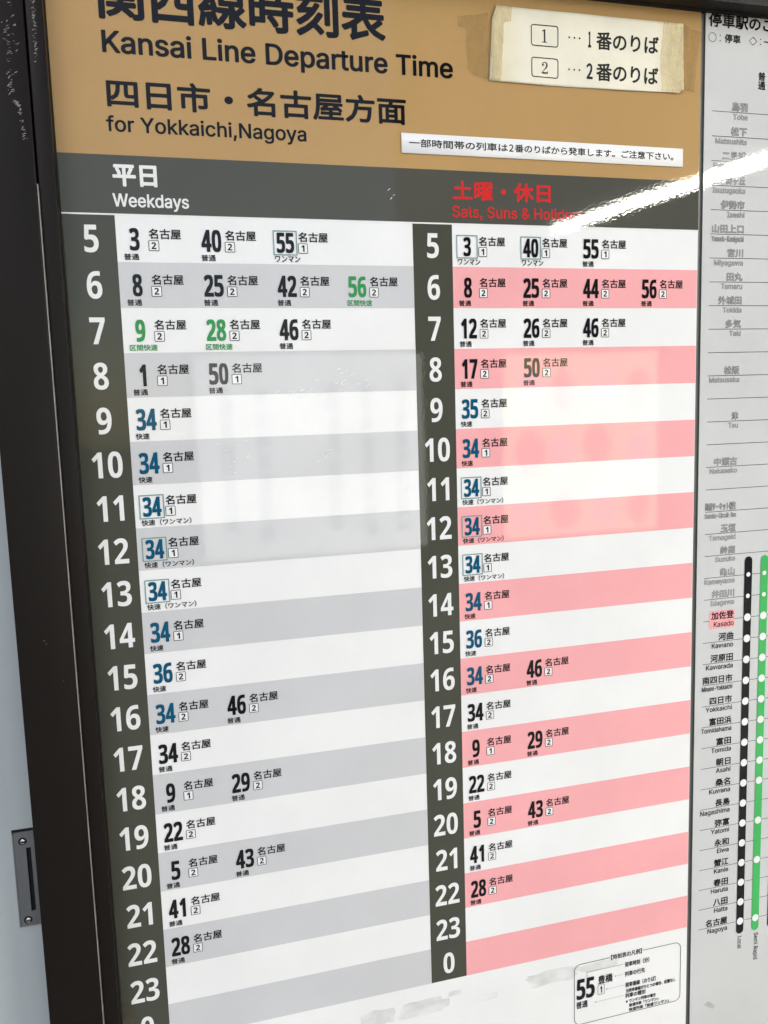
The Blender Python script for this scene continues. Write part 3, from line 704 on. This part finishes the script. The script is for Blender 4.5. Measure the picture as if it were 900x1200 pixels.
smear('paint_smear', [(-83, 160), (-81.4, 139.5), (-81.6, 116.6), (-80.5, 97)], 1.3, 46, 3)
smear('paint_smear', [(-80, 93), (-76, 87), (-74.5, 72), (-72.9, 56)], .8, 50, 5)
smear('paint_smear', [(-75.5, 176), (-74, 153), (-76, 113)], 1.2, 16, 6)
smear('cover', [(-58.6, 200), (-57.8, 176), (-57.9, 155), (-58.8, 126)], .75, 75, 9)

# ------------------------------------------------------------------ timetable sheet
RH = 660 * 1.341894 / 20
sheet = box('timetable_sheet', -.056, .6606, 0, .0008, -1.118, .2580, INK['white'])
tag(sheet, 'large printed departure timetable with ochre header and grey and pink striped hour rows', 'timetable')
Y1, Y2, Y3, Y4 = -.0002, -.0004, -.0006, -.0008

Flat(Y1).rect(-55, 660.6, 57, 257).build('header_panel', INK['brown'], sheet)
Flat(Y1).rect(-55, 660.6, 1.9, 57).build('day_band', INK['band'], sheet)
Flat(Y1).rect(-55, 660.6, .3, 1.9).build('white_rule', INK['letter_white'], sheet)

fit(Flat(Y2), '関西線時刻表', -2, 282, 181, 226, 1.35, n=10).build('title_text', INK['soft_black'], sheet)
fit(Flat(Y2), 'Kansai Line Departure Time', -1, 355.5, 145.4, 171.8, .8, .6).build('title_text', INK['soft_black'], sheet)
fit(Flat(Y2), '四日市・名古屋方面', 0.2, 302, 100.5, 128.2, .8).build('destination_heading', INK['soft_black'], sheet)
fit(Flat(Y2), 'for Yokkaichi,Nagoya', -2, 194, 74.6, 93.6, .45, .33).build('destination_heading', INK['soft_black'], sheet)
fit(Flat(Y2), '平日', 0.5, 42.6, 27.5, 48.4, .85).build('day_heading', INK['letter_white'], sheet)
fit(Flat(Y2), 'Weekdays', -.8, 72, 5.0, 21, .38, .3).build('day_heading', INK['letter_white'], sheet)
fit(Flat(Y2), '土曜・休日', 352.4, 469, 26.3, 46.8, .62).build('day_heading', INK['red'], sheet)
fit(Flat(Y2), 'Sats, Suns & Holidays', 351.6, 511.5, 5.0, 20.6, .24, .2).build('day_heading', INK['red'], sheet)

HOURS = [str(h) for h in range(5, 24)] + ['0']
SXH = 16.0 / 408
for x0, x1, c0, c1, colour, xc in ((-55, 0, 0, 305.8, 'grey', -23.4), (305.8, 350.8, 350.8, 660.0, 'pink', 328.3)):
    colm = Flat(Y1).rect(x0, x1, -20 * RH if x0 > 0 else -20 * RH, .3).build('hour_column', INK['hour'], sheet)
    for i, h in enumerate(HOURS):
        zt = -i * RH
        fl = Flat(Y2)
        line(fl, h, xc, zt - 35.3, SXH, 26.0 / CAP, 'c', .1, 0)
        fl.build('hour_number', INK['letter_white'], colm)
        if i % 2:
            Flat(Y1).rect(c0, c1, zt - RH, zt).build('row_band', INK[colour], sheet)

# one departure: minute figure > destination, platform mark, kind of train, box round the figure
PLAIN, RAPID, SEMI, ONE, RONE = '普通', '快速', '区間快速', 'ワンマン', '快速（ワンマン）'
SERVICE_W = {PLAIN: 14.4, RAPID: 13.6, SEMI: 27.0, ONE: 26.4, RONE: 50.0}
HGT = 21.6
_me = {}


def cached(key, make):
    if key not in _me:
        _me[key] = make()
    return _me[key]


def fm(fl):
    return mesh_from(fl.v, fl.f)


def clone(name, key, make, mat, parent):
    me = cached((key, mat.name), make)
    return link(name, me, mat, parent)


def departure(x, row, minute, platform, service, colour='black'):
    zt = -row * RH
    framed = service in (ONE, RONE)
    s = .80 if framed else 1.0

    def num():
        f = Flat(0)
        w = 9.6 if len(minute) == 1 else 19.6
        z0, z1 = -33.2, -11.5
        if framed:
            w -= 1.4
            z0, z1 = -33.0, -12.6
        # figures keep one width each whatever their ink
        d = w / len(minute)
        for k, ch in enumerate(minute):
            cx = 10.1 + (k - (len(minute) - 1) / 2) * 10.15 * (w / 19.6 if len(minute) > 1 else 1)
            hw = 4.75 if ch not in '1' else 3.3
            if ch == '4':
                hw = 5.05
            if framed:
                hw *= .93
            g = Flat(0)
            if ch == '1':
                cx -= .4
            fit(f, ch, cx - hw, cx + hw, z0, z1, .58, .12, n=8, square=.8 if ch in '023568 9' else 1.0)
        return fm(f)
    o = clone('departure_minute', ('num', minute, framed), num, INK[colour], sheet)
    o.location = (x * MM, Y3, zt * MM)

    def dest():
        return fm(fit(Flat(0), '名古屋', 23.9, 55.2, -21.7, -11.7, .24, n=4))
    clone('destination_text', 'dest', dest, INK['soft_black'], o)

    def mark_ground():
        return fm(Flat(.0001).rect(23.5, 33.2, -33.0, -23.2))
    pg = clone('platform_mark', 'ground', mark_ground, INK['white'], o)

    def mark():
        f = Flat(0).ring(23.3, 33.4, -33.2, -23.0, .6, .9)
        hw = 2.3 if platform != '1' else 1.7
        fit(f, platform, 28.3 - hw, 28.3 + hw, -31.4, -24.8, .12, .05)
        return fm(f)
    clone('platform_number', ('mark', platform), mark, INK['soft_black'], o)

    def serv():
        w = SERVICE_W[service]
        z1 = -35.9
        x0 = -1.2 if service != PLAIN else -.8
        return fm(fit(Flat(0), service, x0, x0 + w, -42.3, z1, .16 if service != RONE else .14, n=4))
    clone('service_text', ('serv', service), serv, INK['soft_black' if colour != 'green' else 'green'], o)
    if framed:
        def box_():
            return fm(Flat(0).ring(-2.6, 22.4, -35.3, -10.4, 1.15, .05))
        clone('figure_box', 'box', box_, INK['teal'], o)
    return o


XA = [7.2, 82.0, 157.2, 232.3]
XB = [358.0, 434.2, 509.2, 585.4]
B_, G_, BL = 'black', 'green', 'blue'
WEEK = {0: [('3', '2', PLAIN, B_), ('40', '2', PLAIN, B_), ('55', '1', ONE, B_)],
        1: [('8', '2', PLAIN, B_), ('25', '2', PLAIN, B_), ('42', '2', PLAIN, B_), ('56', '2', SEMI, G_)],
        2: [('9', '2', SEMI, G_), ('28', '2', SEMI, G_), ('46', '2', PLAIN, B_)],
        3: [('1', '1', PLAIN, B_), ('50', '1', PLAIN, B_)],
        4: [('34', '1', RAPID, BL)], 5: [('34', '1', RAPID, BL)], 6: [('34', '1', RONE, BL)], 7: [('34', '1', RONE, BL)],
        8: [('34', '1', RONE, BL)], 9: [('34', '1', RAPID, BL)], 10: [('36', '2', RAPID, BL)],
        11: [('34', '2', RAPID, BL), ('46', '2', PLAIN, B_)], 12: [('34', '2', PLAIN, B_)],
        13: [('9', '1', PLAIN, B_), ('29', '2', PLAIN, B_)], 14: [('22', '2', PLAIN, B_)],
        15: [('5', '2', PLAIN, B_), ('43', '2', PLAIN, B_)], 16: [('41', '2', PLAIN, B_)], 17: [('28', '2', PLAIN, B_)]}
HOLI = dict(WEEK)
HOLI[0] = [('3', '1', ONE, B_), ('40', '1', ONE, B_), ('55', '1', PLAIN, B_)]
HOLI[1] = [('8', '2', PLAIN, B_), ('25', '2', PLAIN, B_), ('44', '2', PLAIN, B_), ('56', '2', PLAIN, B_)]
HOLI[2] = [('12', '2', PLAIN, B_), ('26', '2', PLAIN, B_), ('46', '2', PLAIN, B_)]
HOLI[3] = [('17', '2', PLAIN, B_), ('50', '2', PLAIN, B_)]
HOLI[4] = [('35', '2', RAPID, BL)]
for table, xs in ((WEEK, XA), (HOLI, XB)):
    for row, deps in table.items():
        for k, (mi, pl, sv, cl) in enumerate(deps):
            departure(xs[k], row, mi, pl, sv, cl)

# legend under the right-hand table
leg = Flat(Y2).ring(495.6, 651.4, -988.2, -904.2, .85, 9, 8).build('legend_box', INK['line'], sheet)
Flat(Y2 - .00003).rect(546.5, 594.5, -905.6, -903.4).build('legend_gap', INK['white'], leg)
fit(Flat(Y3), '【時刻表の凡例】', 548, 593, -908.4, -901.0, .2, n=4).build('legend_title', INK['soft_black'], leg)
f = Flat(Y3)
for k, ch in enumerate('55'):
    fit(f, ch, 499 + 13.4 * k, 511.6 + 13.4 * k, -953.4, -925.0, .6, .15)
f.build('legend_minute', INK['black'], leg)
fit(Flat(Y3), '豊橋', 529.6, 550.6, -938.2, -926.2, .3, n=4).build('legend_destination', INK['soft_black'], leg)
f = Flat(Y3).ring(529.2, 538.8, -952.6, -938.9, .45, 1)
fit(f, '1', 532.6, 535.4, -950.2, -941.4, .1, .05)
f.build('legend_platform', INK['soft_black'], leg)
fit(Flat(Y3), '普通', 498.6, 514.8, -965.6, -955.6, .25, n=4).build('legend_service', INK['soft_black'], leg)
f = Flat(Y3)
for body, x0, x1, zc, h in (('発車時刻（分）', 568.2, 604, -919.2, 7.4), ('列車の行先', 568.2, 598, -932.5, 7.2),
                            ('発車番線（のりば）', 568.9, 614, -948.0, 7.2), ('当発車番線がひとつの場合、記載なし', 570, 644, -956.4, 5.6),
                            ('列車の種別', 569, 598.7, -963.2, 6.8), ('※ワンマン列車の場合', 570, 614.2, -971.3, 5.4),
                            ('普通列車「ワンマン」', 574.6, 618, -977.7, 5.2), ('快速列車「快速ワンマン」', 574.6, 634, -984.0, 5.2)):
    fit(f, body, x0, x1, zc - h / 2, zc + h / 2, .19, n=4)
f.build('legend_note', INK['soft_black'], leg)
f = Flat(Y3)
f.stroke([(513.6, -924.0), (513.6, -917.6), (566, -917.6)], .5)
f.stroke([(554.5, -931.8), (566, -931.8)], .3).disc(554.5, -931.8, .8, 10)
f.stroke([(542, -947.2), (567, -947.2)], .3).disc(542, -947.2, .8, 10)
f.stroke([(526, -961.6), (567, -961.6)], .3).disc(526, -961.6, .8, 10)
f.build('legend_arrow', INK['line'], leg)

# wear on the lower sheet, and glints painted in white


def blotch(cx0, cx1, cz0, cz1, seed, name='smudge'):
    rnd = random.Random(seed)
    pts = []
    n = 26
    for k in range(n):
        a = 2 * math.pi * k / n
        r = rnd.uniform(.8, 1.05)
        ca, sa = math.cos(a), math.sin(a)
        ca = math.copysign(abs(ca) ** .6, ca)
        sa = math.copysign(abs(sa) ** .6, sa)
        pts.append(((cx0 + cx1) / 2 + (cx1 - cx0) / 2 * ca * r, (cz0 + cz1) / 2 + (cz1 - cz0) / 2 * sa * r))
    Flat(Y4 - .0001).poly(pts).build(name, STAIN, sheet)


blotch(425, 505, -923, -902, 1)
blotch(262, 327, -926, -903, 2)
blotch(215, 262, -925, -903, 3)
blotch(325, 345, -908, -901, 4)
blotch(362, 392, -924, -915, 5)
blotch(362, 384, -846, -842, 6)
blotch(486, 500, -878, -872, 7)
blotch(500, 560, -918, -906, 8)
GLINT = simple('white_glint', (.86, .86, .86), .5, 0, .2, 300, .08)


def painted_glints(cx, cz, sx_, sz_, n, seed, lo=1.0, hi=5.0):  # glare glints and light scratches painted as white slivers
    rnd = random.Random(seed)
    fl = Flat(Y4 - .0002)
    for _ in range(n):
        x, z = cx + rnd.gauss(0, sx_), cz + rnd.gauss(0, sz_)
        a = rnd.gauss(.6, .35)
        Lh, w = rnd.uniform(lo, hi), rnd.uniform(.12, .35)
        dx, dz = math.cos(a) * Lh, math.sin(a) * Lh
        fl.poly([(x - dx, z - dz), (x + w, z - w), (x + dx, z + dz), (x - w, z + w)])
    fl.build('painted_glint', GLINT, sheet)


painted_glints(170, -178, 14, 4, 16, 1)
painted_glints(222, -165, 12, 9, 16, 2)
painted_glints(108, -240, 9, 8, 12, 3, .8, 3)
painted_glints(205, -245, 6, 4, 8, 4)
painted_glints(285, 30, 2, 4, 3, 5, 1, 2.5)
OLD_TAPE = tape_mat('old_edge_tape', (.13, .12, .085), .3, .55, .3)
Flat(Y4).poly([(-52, -560), (-47.6, -560), (-47, -828), (-34, -838), (-32, -858), (-33, -1000), (-52, -1000)]).build('edge_tape', OLD_TAPE, sheet)

# ------------------------------------------------------------------ route sheet
route = box('route_sheet', .6668, 1.166, 0, .0008, -1.118, .2580, INK['sheet'])
tag(route, 'pale grey stopping station chart with black and green route lines, right of the timetable', 'route chart')
LZ = lambda i: 81.6 - 27.87 * (i - 2)
fit(Flat(Y2), '停車駅のご案内', 670.6, 795, 229.6, 245.0, .42).build('chart_title', INK['soft_black'], route)
f = Flat(Y2).ring(670.6, 681, 213.2, 223.4, .45, 5.0, 8)
fit(f, '停車', 692.3, 714, 213.6, 223.4, .2)
f.disc(686.2, 221, .7, 10).disc(686.2, 215.4, .7, 10)
f.stroke([(726, 218.3), (731.2, 222.8), (736.4, 218.3), (731.2, 213.8), (726, 218.3)], .45)
f.disc(741.6, 221, .7, 10).disc(741.6, 215.4, .7, 10)
fit(f, '一部停車', 746.5, 790, 213.6, 223.4, .2)
f.build('chart_key', INK['soft_black'], route)
for cx, words in ((744.6, '普通'), (769.5, '区間快速'), (794, '快速')):
    f = Flat(Y2)
    for k, ch in enumerate(words):
        fit(f, ch, cx - 5.1, cx + 5.1, 175.0 - 10.2 * k, 184.6 - 10.2 * k, .22)
    f.build('service_heading', INK['soft_black'], route)

NAMES = [('鳥羽', 'Toba'), ('松下', 'Matsushita'), ('二見浦', 'Futaminoura'), ('五十鈴ヶ丘', 'Isuzugaoka'), ('伊勢市', 'Iseshi'),
         ('山田上口', 'Yamada-Kamiguchi'), ('宮川', 'Miyagawa'), ('田丸', 'Tamaru'), ('外城田', 'Tokida'), ('多気', 'Taki'), None,
         ('松阪', 'Matsusaka'), None, ('津', 'Tsu'), None, ('中瀬古', 'Nakaseko'), None, ('鈴鹿サーキット稲生', 'Suzuka-Circuit-Ino'),
         ('玉垣', 'Tamagaki'), ('鈴鹿', 'Suzuka'), ('亀山', 'Kameyama'), ('井田川', 'Idagawa'), ('加佐登', 'Kasado'), ('河曲', 'Kawano'),
         ('河原田', 'Kawarada'), ('南四日市', 'Minami-Yokkaichi'), ('四日市', 'Yokkaichi'), ('富田浜', 'Tomidahama'), ('富田', 'Tomida'),
         ('朝日', 'Asahi'), ('桑名', 'Kuwana'), ('長島', 'Nagashima'), ('弥富', 'Yatomi'), ('永和', 'Eiwa'), ('蟹江', 'Kanie'),
         ('春田', 'Haruta'), ('八田', 'Hatta'), ('名古屋', 'Nagoya')]
for i, nm in enumerate(NAMES):
    z = LZ(i)
    Flat(Y1).rect(677.3, 1120, z - .38, z + .38).build('station_rule', INK['line'], route)
    if not nm:
        continue
    jp, en = nm
    served = i >= 22
    xr = 726 - min(i, 12) * .33 if i < 12 else 722
    wj = min(11.2 * len(jp), 45.5)
    if len(jp) == 1:
        wj = 10
    ink = INK['soft_black'] if served else INK['outline']
    st = fit(Flat(Y2), jp, xr - wj, xr, z + 1.2, z + 11.4, .3 if served else .46, n=6).build('station_name', ink, route)
    V, F = layout(en)
    wide = (max(v[0] for v in V) - min(v[0] for v in V)) * 6.4 / CAP
    desc = 2.0 if any(c in en for c in 'gyp') else 0
    fit(Flat(Y2), en, xr - min(wide, 45.5), xr, z - 8.4 - desc, z - 1.7, .16 if served else .30, .12 if served else .22, n=6).build('station_name', ink, route)
    # stations not served are printed as hollow outlines
    if not served:
        fit(Flat(Y2 - .00006), en, xr - min(wide, 45.5) + .3, xr - .3, z - 8.4 - desc + .22, z - 1.92, 0).build('hollow_fill', INK['hollow'], st)
        fit(Flat(Y2 - .00006), jp, xr - wj + .46, xr - .46, z + 1.66, z + 10.94, 0).build('hollow_fill', INK['hollow'], st)
Flat(Y1 - .00005).rect(685.5, 723, LZ(22) - 10.5, LZ(22) + 12.8).build('station_highlight', INK['rose'], route)


def capsule(x, w, zt, zb):
    r = w / 2
    pts = [(x + r * math.cos(math.pi * k / 12), zt - r + r * math.sin(math.pi * k / 12)) for k in range(13)]
    pts += [(x - r * math.cos(math.pi * k / 12), zb + r - r * math.sin(math.pi * k / 12)) for k in range(13)]
    return pts


def route_line(x, w, mat, stops, big, small):
    o = Flat(Y3).poly(capsule(x, w, -396.8, -911.8)).build('route_line', mat, route)
    for i in stops:
        Flat(Y4).disc(x, LZ(i), small if i < 22 else big).build('stop_dot', INK['letter_white'], o)


route_line(742.0, 11.4, INK['black'], list(range(20, 38)), 5.0, 2.9)
route_line(766.2, 11.4, INK['route_green'], [20, 21, 22, 23, 24, 25, 26, 27, 28, 29, 30, 32, 34, 37], 5.0, 2.9)
route_line(791.4, 11.4, INK['black'], [20, 21, 22, 23, 26, 30, 37], 5.0, 2.9)


def turned(body, x0, x1, ztop, zbot, name):
    """words running downwards"""
    f0 = fit(Flat(0), body, 0, ztop - zbot, 0, x1 - x0, .1, n=4)
    me_v = [((x0 * MM + v[2]), Y2 + v[1], ztop * MM - v[0]) for v in f0.v]
    link(name, mesh_from(me_v, f0.f), INK['soft_black'], route)


turned('Local', 739.2, 745.8, -916, -934, 'line_name')
turned('Semi Rapid', 763.4, 771.8, -916, -955, 'line_name')
turned('Rapid', 788.4, 796.2, -916, -936, 'line_name')
blotch_par = sheet
Flat(Y4).poly([(688, -1004), (694, -1000), (699, -1003), (706, -1010), (702, -1013), (694, -1008)]).build('smudge', STAIN, route)

# ------------------------------------------------------------------ paper slip taped on the header


def curled(name, pts, y_at, mat, parent, div=26, y_edge=None):
    """thin sheet of paper or tape: outline filled by a grid, standing off the poster by y_at(x, z)"""
    xs = [p[0] for p in pts]
    zs = [p[1] for p in pts]
    bm = bmesh.new()
    vs = [bm.verts.new((p[0] * MM, 0, p[1] * MM)) for p in pts]
    face = bm.faces.new(vs)
    for k in range(1, div):
        for ax, lo, hi in ((0, min(xs), max(xs)), (2, min(zs), max(zs))):
            co = [0, 0, 0]
            no = [0, 0, 0]
            co[ax] = (lo + (hi - lo) * k / div) * MM
            no[ax] = 1
            bmesh.ops.bisect_plane(bm, geom=bm.verts[:] + bm.edges[:] + bm.faces[:], plane_co=co, plane_no=no)
    bmesh.ops.recalc_face_normals(bm, faces=bm.faces)
    for v in bm.verts:
        v.co.y = y_at(v.co.x / MM, v.co.z / MM)
    if bm.faces[0].normal.y > 0:
        bmesh.ops.reverse_faces(bm, faces=bm.faces)
    # paper thickness
    r = bmesh.ops.extrude_face_region(bm, geom=bm.faces[:])
    for g in r['geom']:
        if isinstance(g, bmesh.types.BMVert):
            g.co.y += .00018
    bmesh.ops.recalc_face_normals(bm, faces=bm.faces)
    me = bpy.data.meshes.new(name)
    bm.to_mesh(me)
    bm.free()
    for p in me.polygons:
        p.use_smooth = abs(p.normal.y) > .8
    return link(name, me, mat, parent)


notice = bpy.data.objects.new('paper_notice', None)
COL.objects.link(notice)
tag(notice, 'yellowed paper slip with two boxed platform numbers, taped at the top right of the header', 'paper notice')


def y_slip(x, z):
    e = max(0, abs(x - 516) - 85) / 35
    return -.0016 - .0009 * e * e - .0004 * math.sin(x * .06) * math.sin(z * .05) - .0010 * max(0, (x - 560) / 76) * max(0, (190 - z) / 38)


slip_pts = [(396.4, 151.4), (470, 150.9), (560, 152.0), (622, 153.5), (630, 153.0), (636.4, 157.5), (635.6, 228.6), (560, 228.6), (470, 228.3), (405.6, 228.4), (400.2, 213.4)]
curled('paper', slip_pts, y_slip, SLIP, notice)


def drape(o):
    for v in o.data.vertices:
        v.co.y += y_slip(v.co.x / MM, v.co.z / MM) - .00025
    return o


SB = INK['slip_black']
SBP = simple('printed_black', (.018, .018, .017), .6, 0, .15)


def serif_one(fl, cx, z0, z1):
    h = z1 - z0
    s = h / 20
    fl.poly([(cx - 1.3 * s, z0 + .5 * s), (cx + 1.3 * s, z0 + .5 * s), (cx + 1.3 * s, z1), (cx + .5 * s, z1), (cx - 1.3 * s, z1 - 2 * s)])
    fl.poly([(cx - 4.6 * s, z0), (cx + 4.6 * s, z0), (cx + 4.6 * s, z0 + 1.1 * s), (cx - 4.6 * s, z0 + 1.1 * s)], fl.y - STEP)
    fl.poly([(cx - 4.2 * s, z1 - 3.4 * s), (cx - 1.2 * s, z1 - 3.0 * s), (cx - 1.2 * s, z1 - 1.7 * s), (cx + .4 * s, z1), (cx - 4.2 * s, z1 - 2.4 * s)], fl.y - 2 * STEP)


def serif_two(fl, cx, z0, z1):
    s = (z1 - z0) / 20
    path = [(-5.2, 14.6, .9), (-4.6, 17.2, 1.3), (-2.4, 19.2, 1.1), (.4, 19.4, 1.2), (3.0, 18.0, 2.2), (4.2, 14.8, 3.0), (3.2, 11.6, 2.7), (.6, 8.4, 1.7), (-2.4, 5.4, 1.1), (-5.2, 2.2, 1.0)]
    for k, ((ax, az, aw), (bx, bz, bw)) in enumerate(zip(path, path[1:])):
        L = math.hypot(bx - ax, bz - az)
        nx, nz = -(bz - az) / L / 2, (bx - ax) / L / 2
        fl.poly([(cx + (ax - nx * aw) * s, z0 + (az - nz * aw) * s), (cx + (bx - nx * bw) * s, z0 + (bz - nz * bw) * s),
                 (cx + (bx + nx * bw) * s, z0 + (bz + nz * bw) * s), (cx + (ax + nx * aw) * s, z0 + (az + nz * aw) * s)], fl.y - k * STEP)
    fl.poly([(cx - 6.0 * s, z0), (cx + 5.4 * s, z0), (cx + 6.0 * s, z0 + 4.6 * s), (cx + 5.0 * s, z0 + 4.6 * s), (cx + 4.0 * s, z0 + 2.6 * s), (cx - 6.0 * s, z0 + 2.4 * s)], fl.y - 12 * STEP)
    fl.poly([(cx - 3.9 * s + 1.7 * s * math.cos(a), z0 + 14.6 * s + 1.7 * s * math.sin(a)) for a in [k * math.pi / 6 for k in range(12)]], fl.y - 13 * STEP)


for zc0, zc1, num in ((190.9, 213.2, '1'), (158.6, 179.4, '2')):
    f = Flat(0).ring(446.0, 478.6, zc0, zc1, 1.0, 3.2)
    (serif_one if num == '1' else serif_two)(f, 462.2, zc0 + 4.2, zc1 - 4.4)
    drape(f.build('boxed_number', SBP, notice))
    zm = (zc0 + zc1) / 2
    f = Flat(0)
    for k in range(3):
        f.disc(491.6 + 6.4 * k, zm + .6, 1.05, 12)
    hw = 1.9 if num == '1' else 3.9
    fit(f, '１' if num == '1' else '２', 516.8 - hw, 516.8 + hw, zm - 8.0, zm + 8.8, .55)
    fit(f, '番のりば', 525.0, 604.0, zm - 9.2, zm + 9.9, .45)
    drape(f.build('notice_text', SBP, notice))


def tape_piece(pts, lift, mat, seed):
    rnd = random.Random(seed)
    # ragged outline
    out = []
    for (ax, az), (bx, bz) in zip(pts, pts[1:] + pts[:1]):
        n = max(2, int(math.hypot(bx - ax, bz - az) / 4))
        for k in range(n):
            t = k / n
            out.append((ax + (bx - ax) * t + rnd.uniform(-.5, .5), az + (bz - az) * t + rnd.uniform(-.5, .5)))

    def y(x, z):
        on = 398 < x < 636.5 and 151 < z < 229
        base = y_slip(x, z) - .0005 if on else -.0009
        return base - lift * (.5 + .5 * math.sin(x * .9 + z * .31))
    return curled('tape', out, y, mat, notice, 14)


tape_piece([(608, 154), (637, 155), (636.5, 229), (610, 228.6), (606, 190)], .0002, TAPE, 1)
tape_piece([(637.2, 158), (652, 156), (655, 190), (660.4, 214), (659.6, 222), (646, 224), (637.4, 229)], .0005, TAPE_CLEAR, 2)
tape_piece([(397, 152), (410, 152), (414, 212), (422, 214), (424, 228.4), (405.6, 228.6), (399.6, 213)], .0002, TAPE, 3)
tape_piece([(361, 214), (396.2, 220), (396.0, 153), (380, 156), (372, 162), (371, 203), (362, 204)], .0004, TAPE_CLEAR, 4)

# ------------------------------------------------------------------ long white notice strip
strip = box('notice_strip', .2956, .6378, -.0016, -.0010, .0722, .0926, INK['white'], None, .0002, 1)
tag(strip, 'narrow white printed strip stuck across the bottom of the ochre header', 'notice strip')
f = Flat(-.00175)
fit(f, '一部時間帯の列車は', 303.8, 417.2, 78.6, 87.2, .24, n=4)
fit(f, '２', 418.6, 423.8, 79.0, 86.8, .22)
fit(f, '番のりばから発車します。ご注意下さい。', 425.4, 625.0, 78.6, 87.2, .24, n=4)
f.build('strip_text', SBP, strip)

# ------------------------------------------------------------------ lit lamp of the platform, seen mirrored in the laminate
lamp = bpy.data.objects.new('strip_lamp', None)
COL.objects.link(lamp)
lamp.location = (3.43, -4.1, GROUND_Z)
lamp.rotation_euler = (0, 0, -.158)
tag(lamp, 'long lit fluorescent strip lamp whose white reflection crosses the header on the right', 'lamp')
LM = simple('white_lamp_housing', (.7, .7, .68), .4)
LH = 1.115 - GROUND_Z
box('lamp_housing', -.12, .12, -1.36, 2.6, LH + .052, LH + .13, LM, lamp, .01)
cover = box('lamp_cover', -.062, .062, -1.32, 2.58, LH, LH + .05, LAMP, lamp, .018)
for v in cover.data.vertices:      # shape narrowed to taper the mirrored streak
    if v.co.y < 0:
        v.co.x *= .35
for py in (-1.0, 2.0):
    box('lamp_post', .16, .22, py - .03, py + .03, 0, LH + .17, FRAME, lamp, .006)
    box('lamp_arm', -.02, .158, py - .02, py + .02, LH + .132, LH + .168, FRAME, lamp, .004)

# ------------------------------------------------------------------ what else the laminate mirrors faintly: two added glowing poster boards and an added dark wall


def lit(name, rgb, k):  # glow given to the boards so their mirror image shows
    m, nt, b = new_mat(name)
    v = ramp(nt, noise(nt, 6, 3, .6), .3, .7, .88, 1.08)
    b.inputs['Base Color'].default_value = (*[c * .6 for c in rgb], 1)
    nt.links.new(tint(nt, rgb, v), b.inputs['Emission Color'])
    b.inputs['Emission Strength'].default_value = k
    b.inputs['Roughness'].default_value = .6
    return m


def board(x0, x1, z0, z1, face, label):
    root = bpy.data.objects.new('added_poster_board', None)
    COL.objects.link(root)
    cx, yy = (x0 + x1) / 2, -3.0
    root.location = (cx, yy, GROUND_Z)
    tag(root, label, 'poster board', 'added glowing poster boards across the platform')
    h = (x1 - x0) / 2
    a, b = z0 - GROUND_Z, z1 - GROUND_Z
    box('board_case', -h - .03, h + .03, -.06, -.004, a - .03, b + .03, FRAME, root, .006)
    box('glow_face', -h, h, -.003, .006, a, b, face, root)
    for sx_ in (-h * .8, h * .8):
        box('added_board_leg', sx_ - .025, sx_ + .025, -.055, -.008, 0, a - .031, FRAME, root, .004)
    return root, h, a, b


def facing(fl_pts, name, mat, root, y):
    """flat shape on the board, seen from the poster side (+y)"""
    n = len(fl_pts)
    me = mesh_from([(p[0], y, p[1]) for p in fl_pts], [tuple(range(n))], name)
    return link(name, me, mat, root)


PALE, YEL, ROSE, GREY_L = lit('glow_white_face', (1, .98, .93), 5), lit('glow_yellow_face', (1, .86, .50), 7), lit('glow_rose_print', (1, .40, .30), 5), lit('glow_grey_print', (.8, .82, .85), 2.2)
rd = random.Random(4)
root, h, a, b = board(1.72, 2.58, -.88, .04, YEL, 'added glowing board of rose and yellow panels, faintly mirrored in the pink rows')
for r_ in range(3):
    for c_ in range(4):
        px, pz = -h + .12 + c_ * .205 + rd.uniform(-.02, .02), a + .14 + r_ * .29 + rd.uniform(-.02, .02)
        pts = [(px + math.cos(t) * .075 * rd.uniform(.8, 1.15), pz + math.sin(t) * .11 * rd.uniform(.8, 1.15)) for t in [-k * math.pi / 8 for k in range(16)]]
        facing(pts, 'added_board_patch', ROSE if (r_ + c_) % 2 else PALE, root, .0075)
root, h, a, b = board(.23, 1.30, -.88, .05, PALE, 'added glowing white board with grey printed columns, faintly mirrored in the grey rows')
for c_ in range(6):
    px = -h + .13 + c_ * .165
    if c_ == 2:
        continue
    z = b - .14
    while z > a + .12:
        dz = rd.uniform(.03, .09)
        facing([(px - .03, z - dz), (px - .03, z), (px + .03, z), (px + .03, z - dz)][::-1][::-1], 'added_board_column', GREY_L, root, .0075)
        z -= dz + rd.uniform(.008, .03)
wall2 = box('added_wall', 2.36, 12, -6.9, -6.6, GROUND_Z, 3.6, simple('added_wall_dark', (.07, .066, .058), .7))  # wall added to darken the sky mirrored in the laminate
tag(wall2, 'added dark plain wall, darkens the sky mirrored in the right half of the header', 'wall')
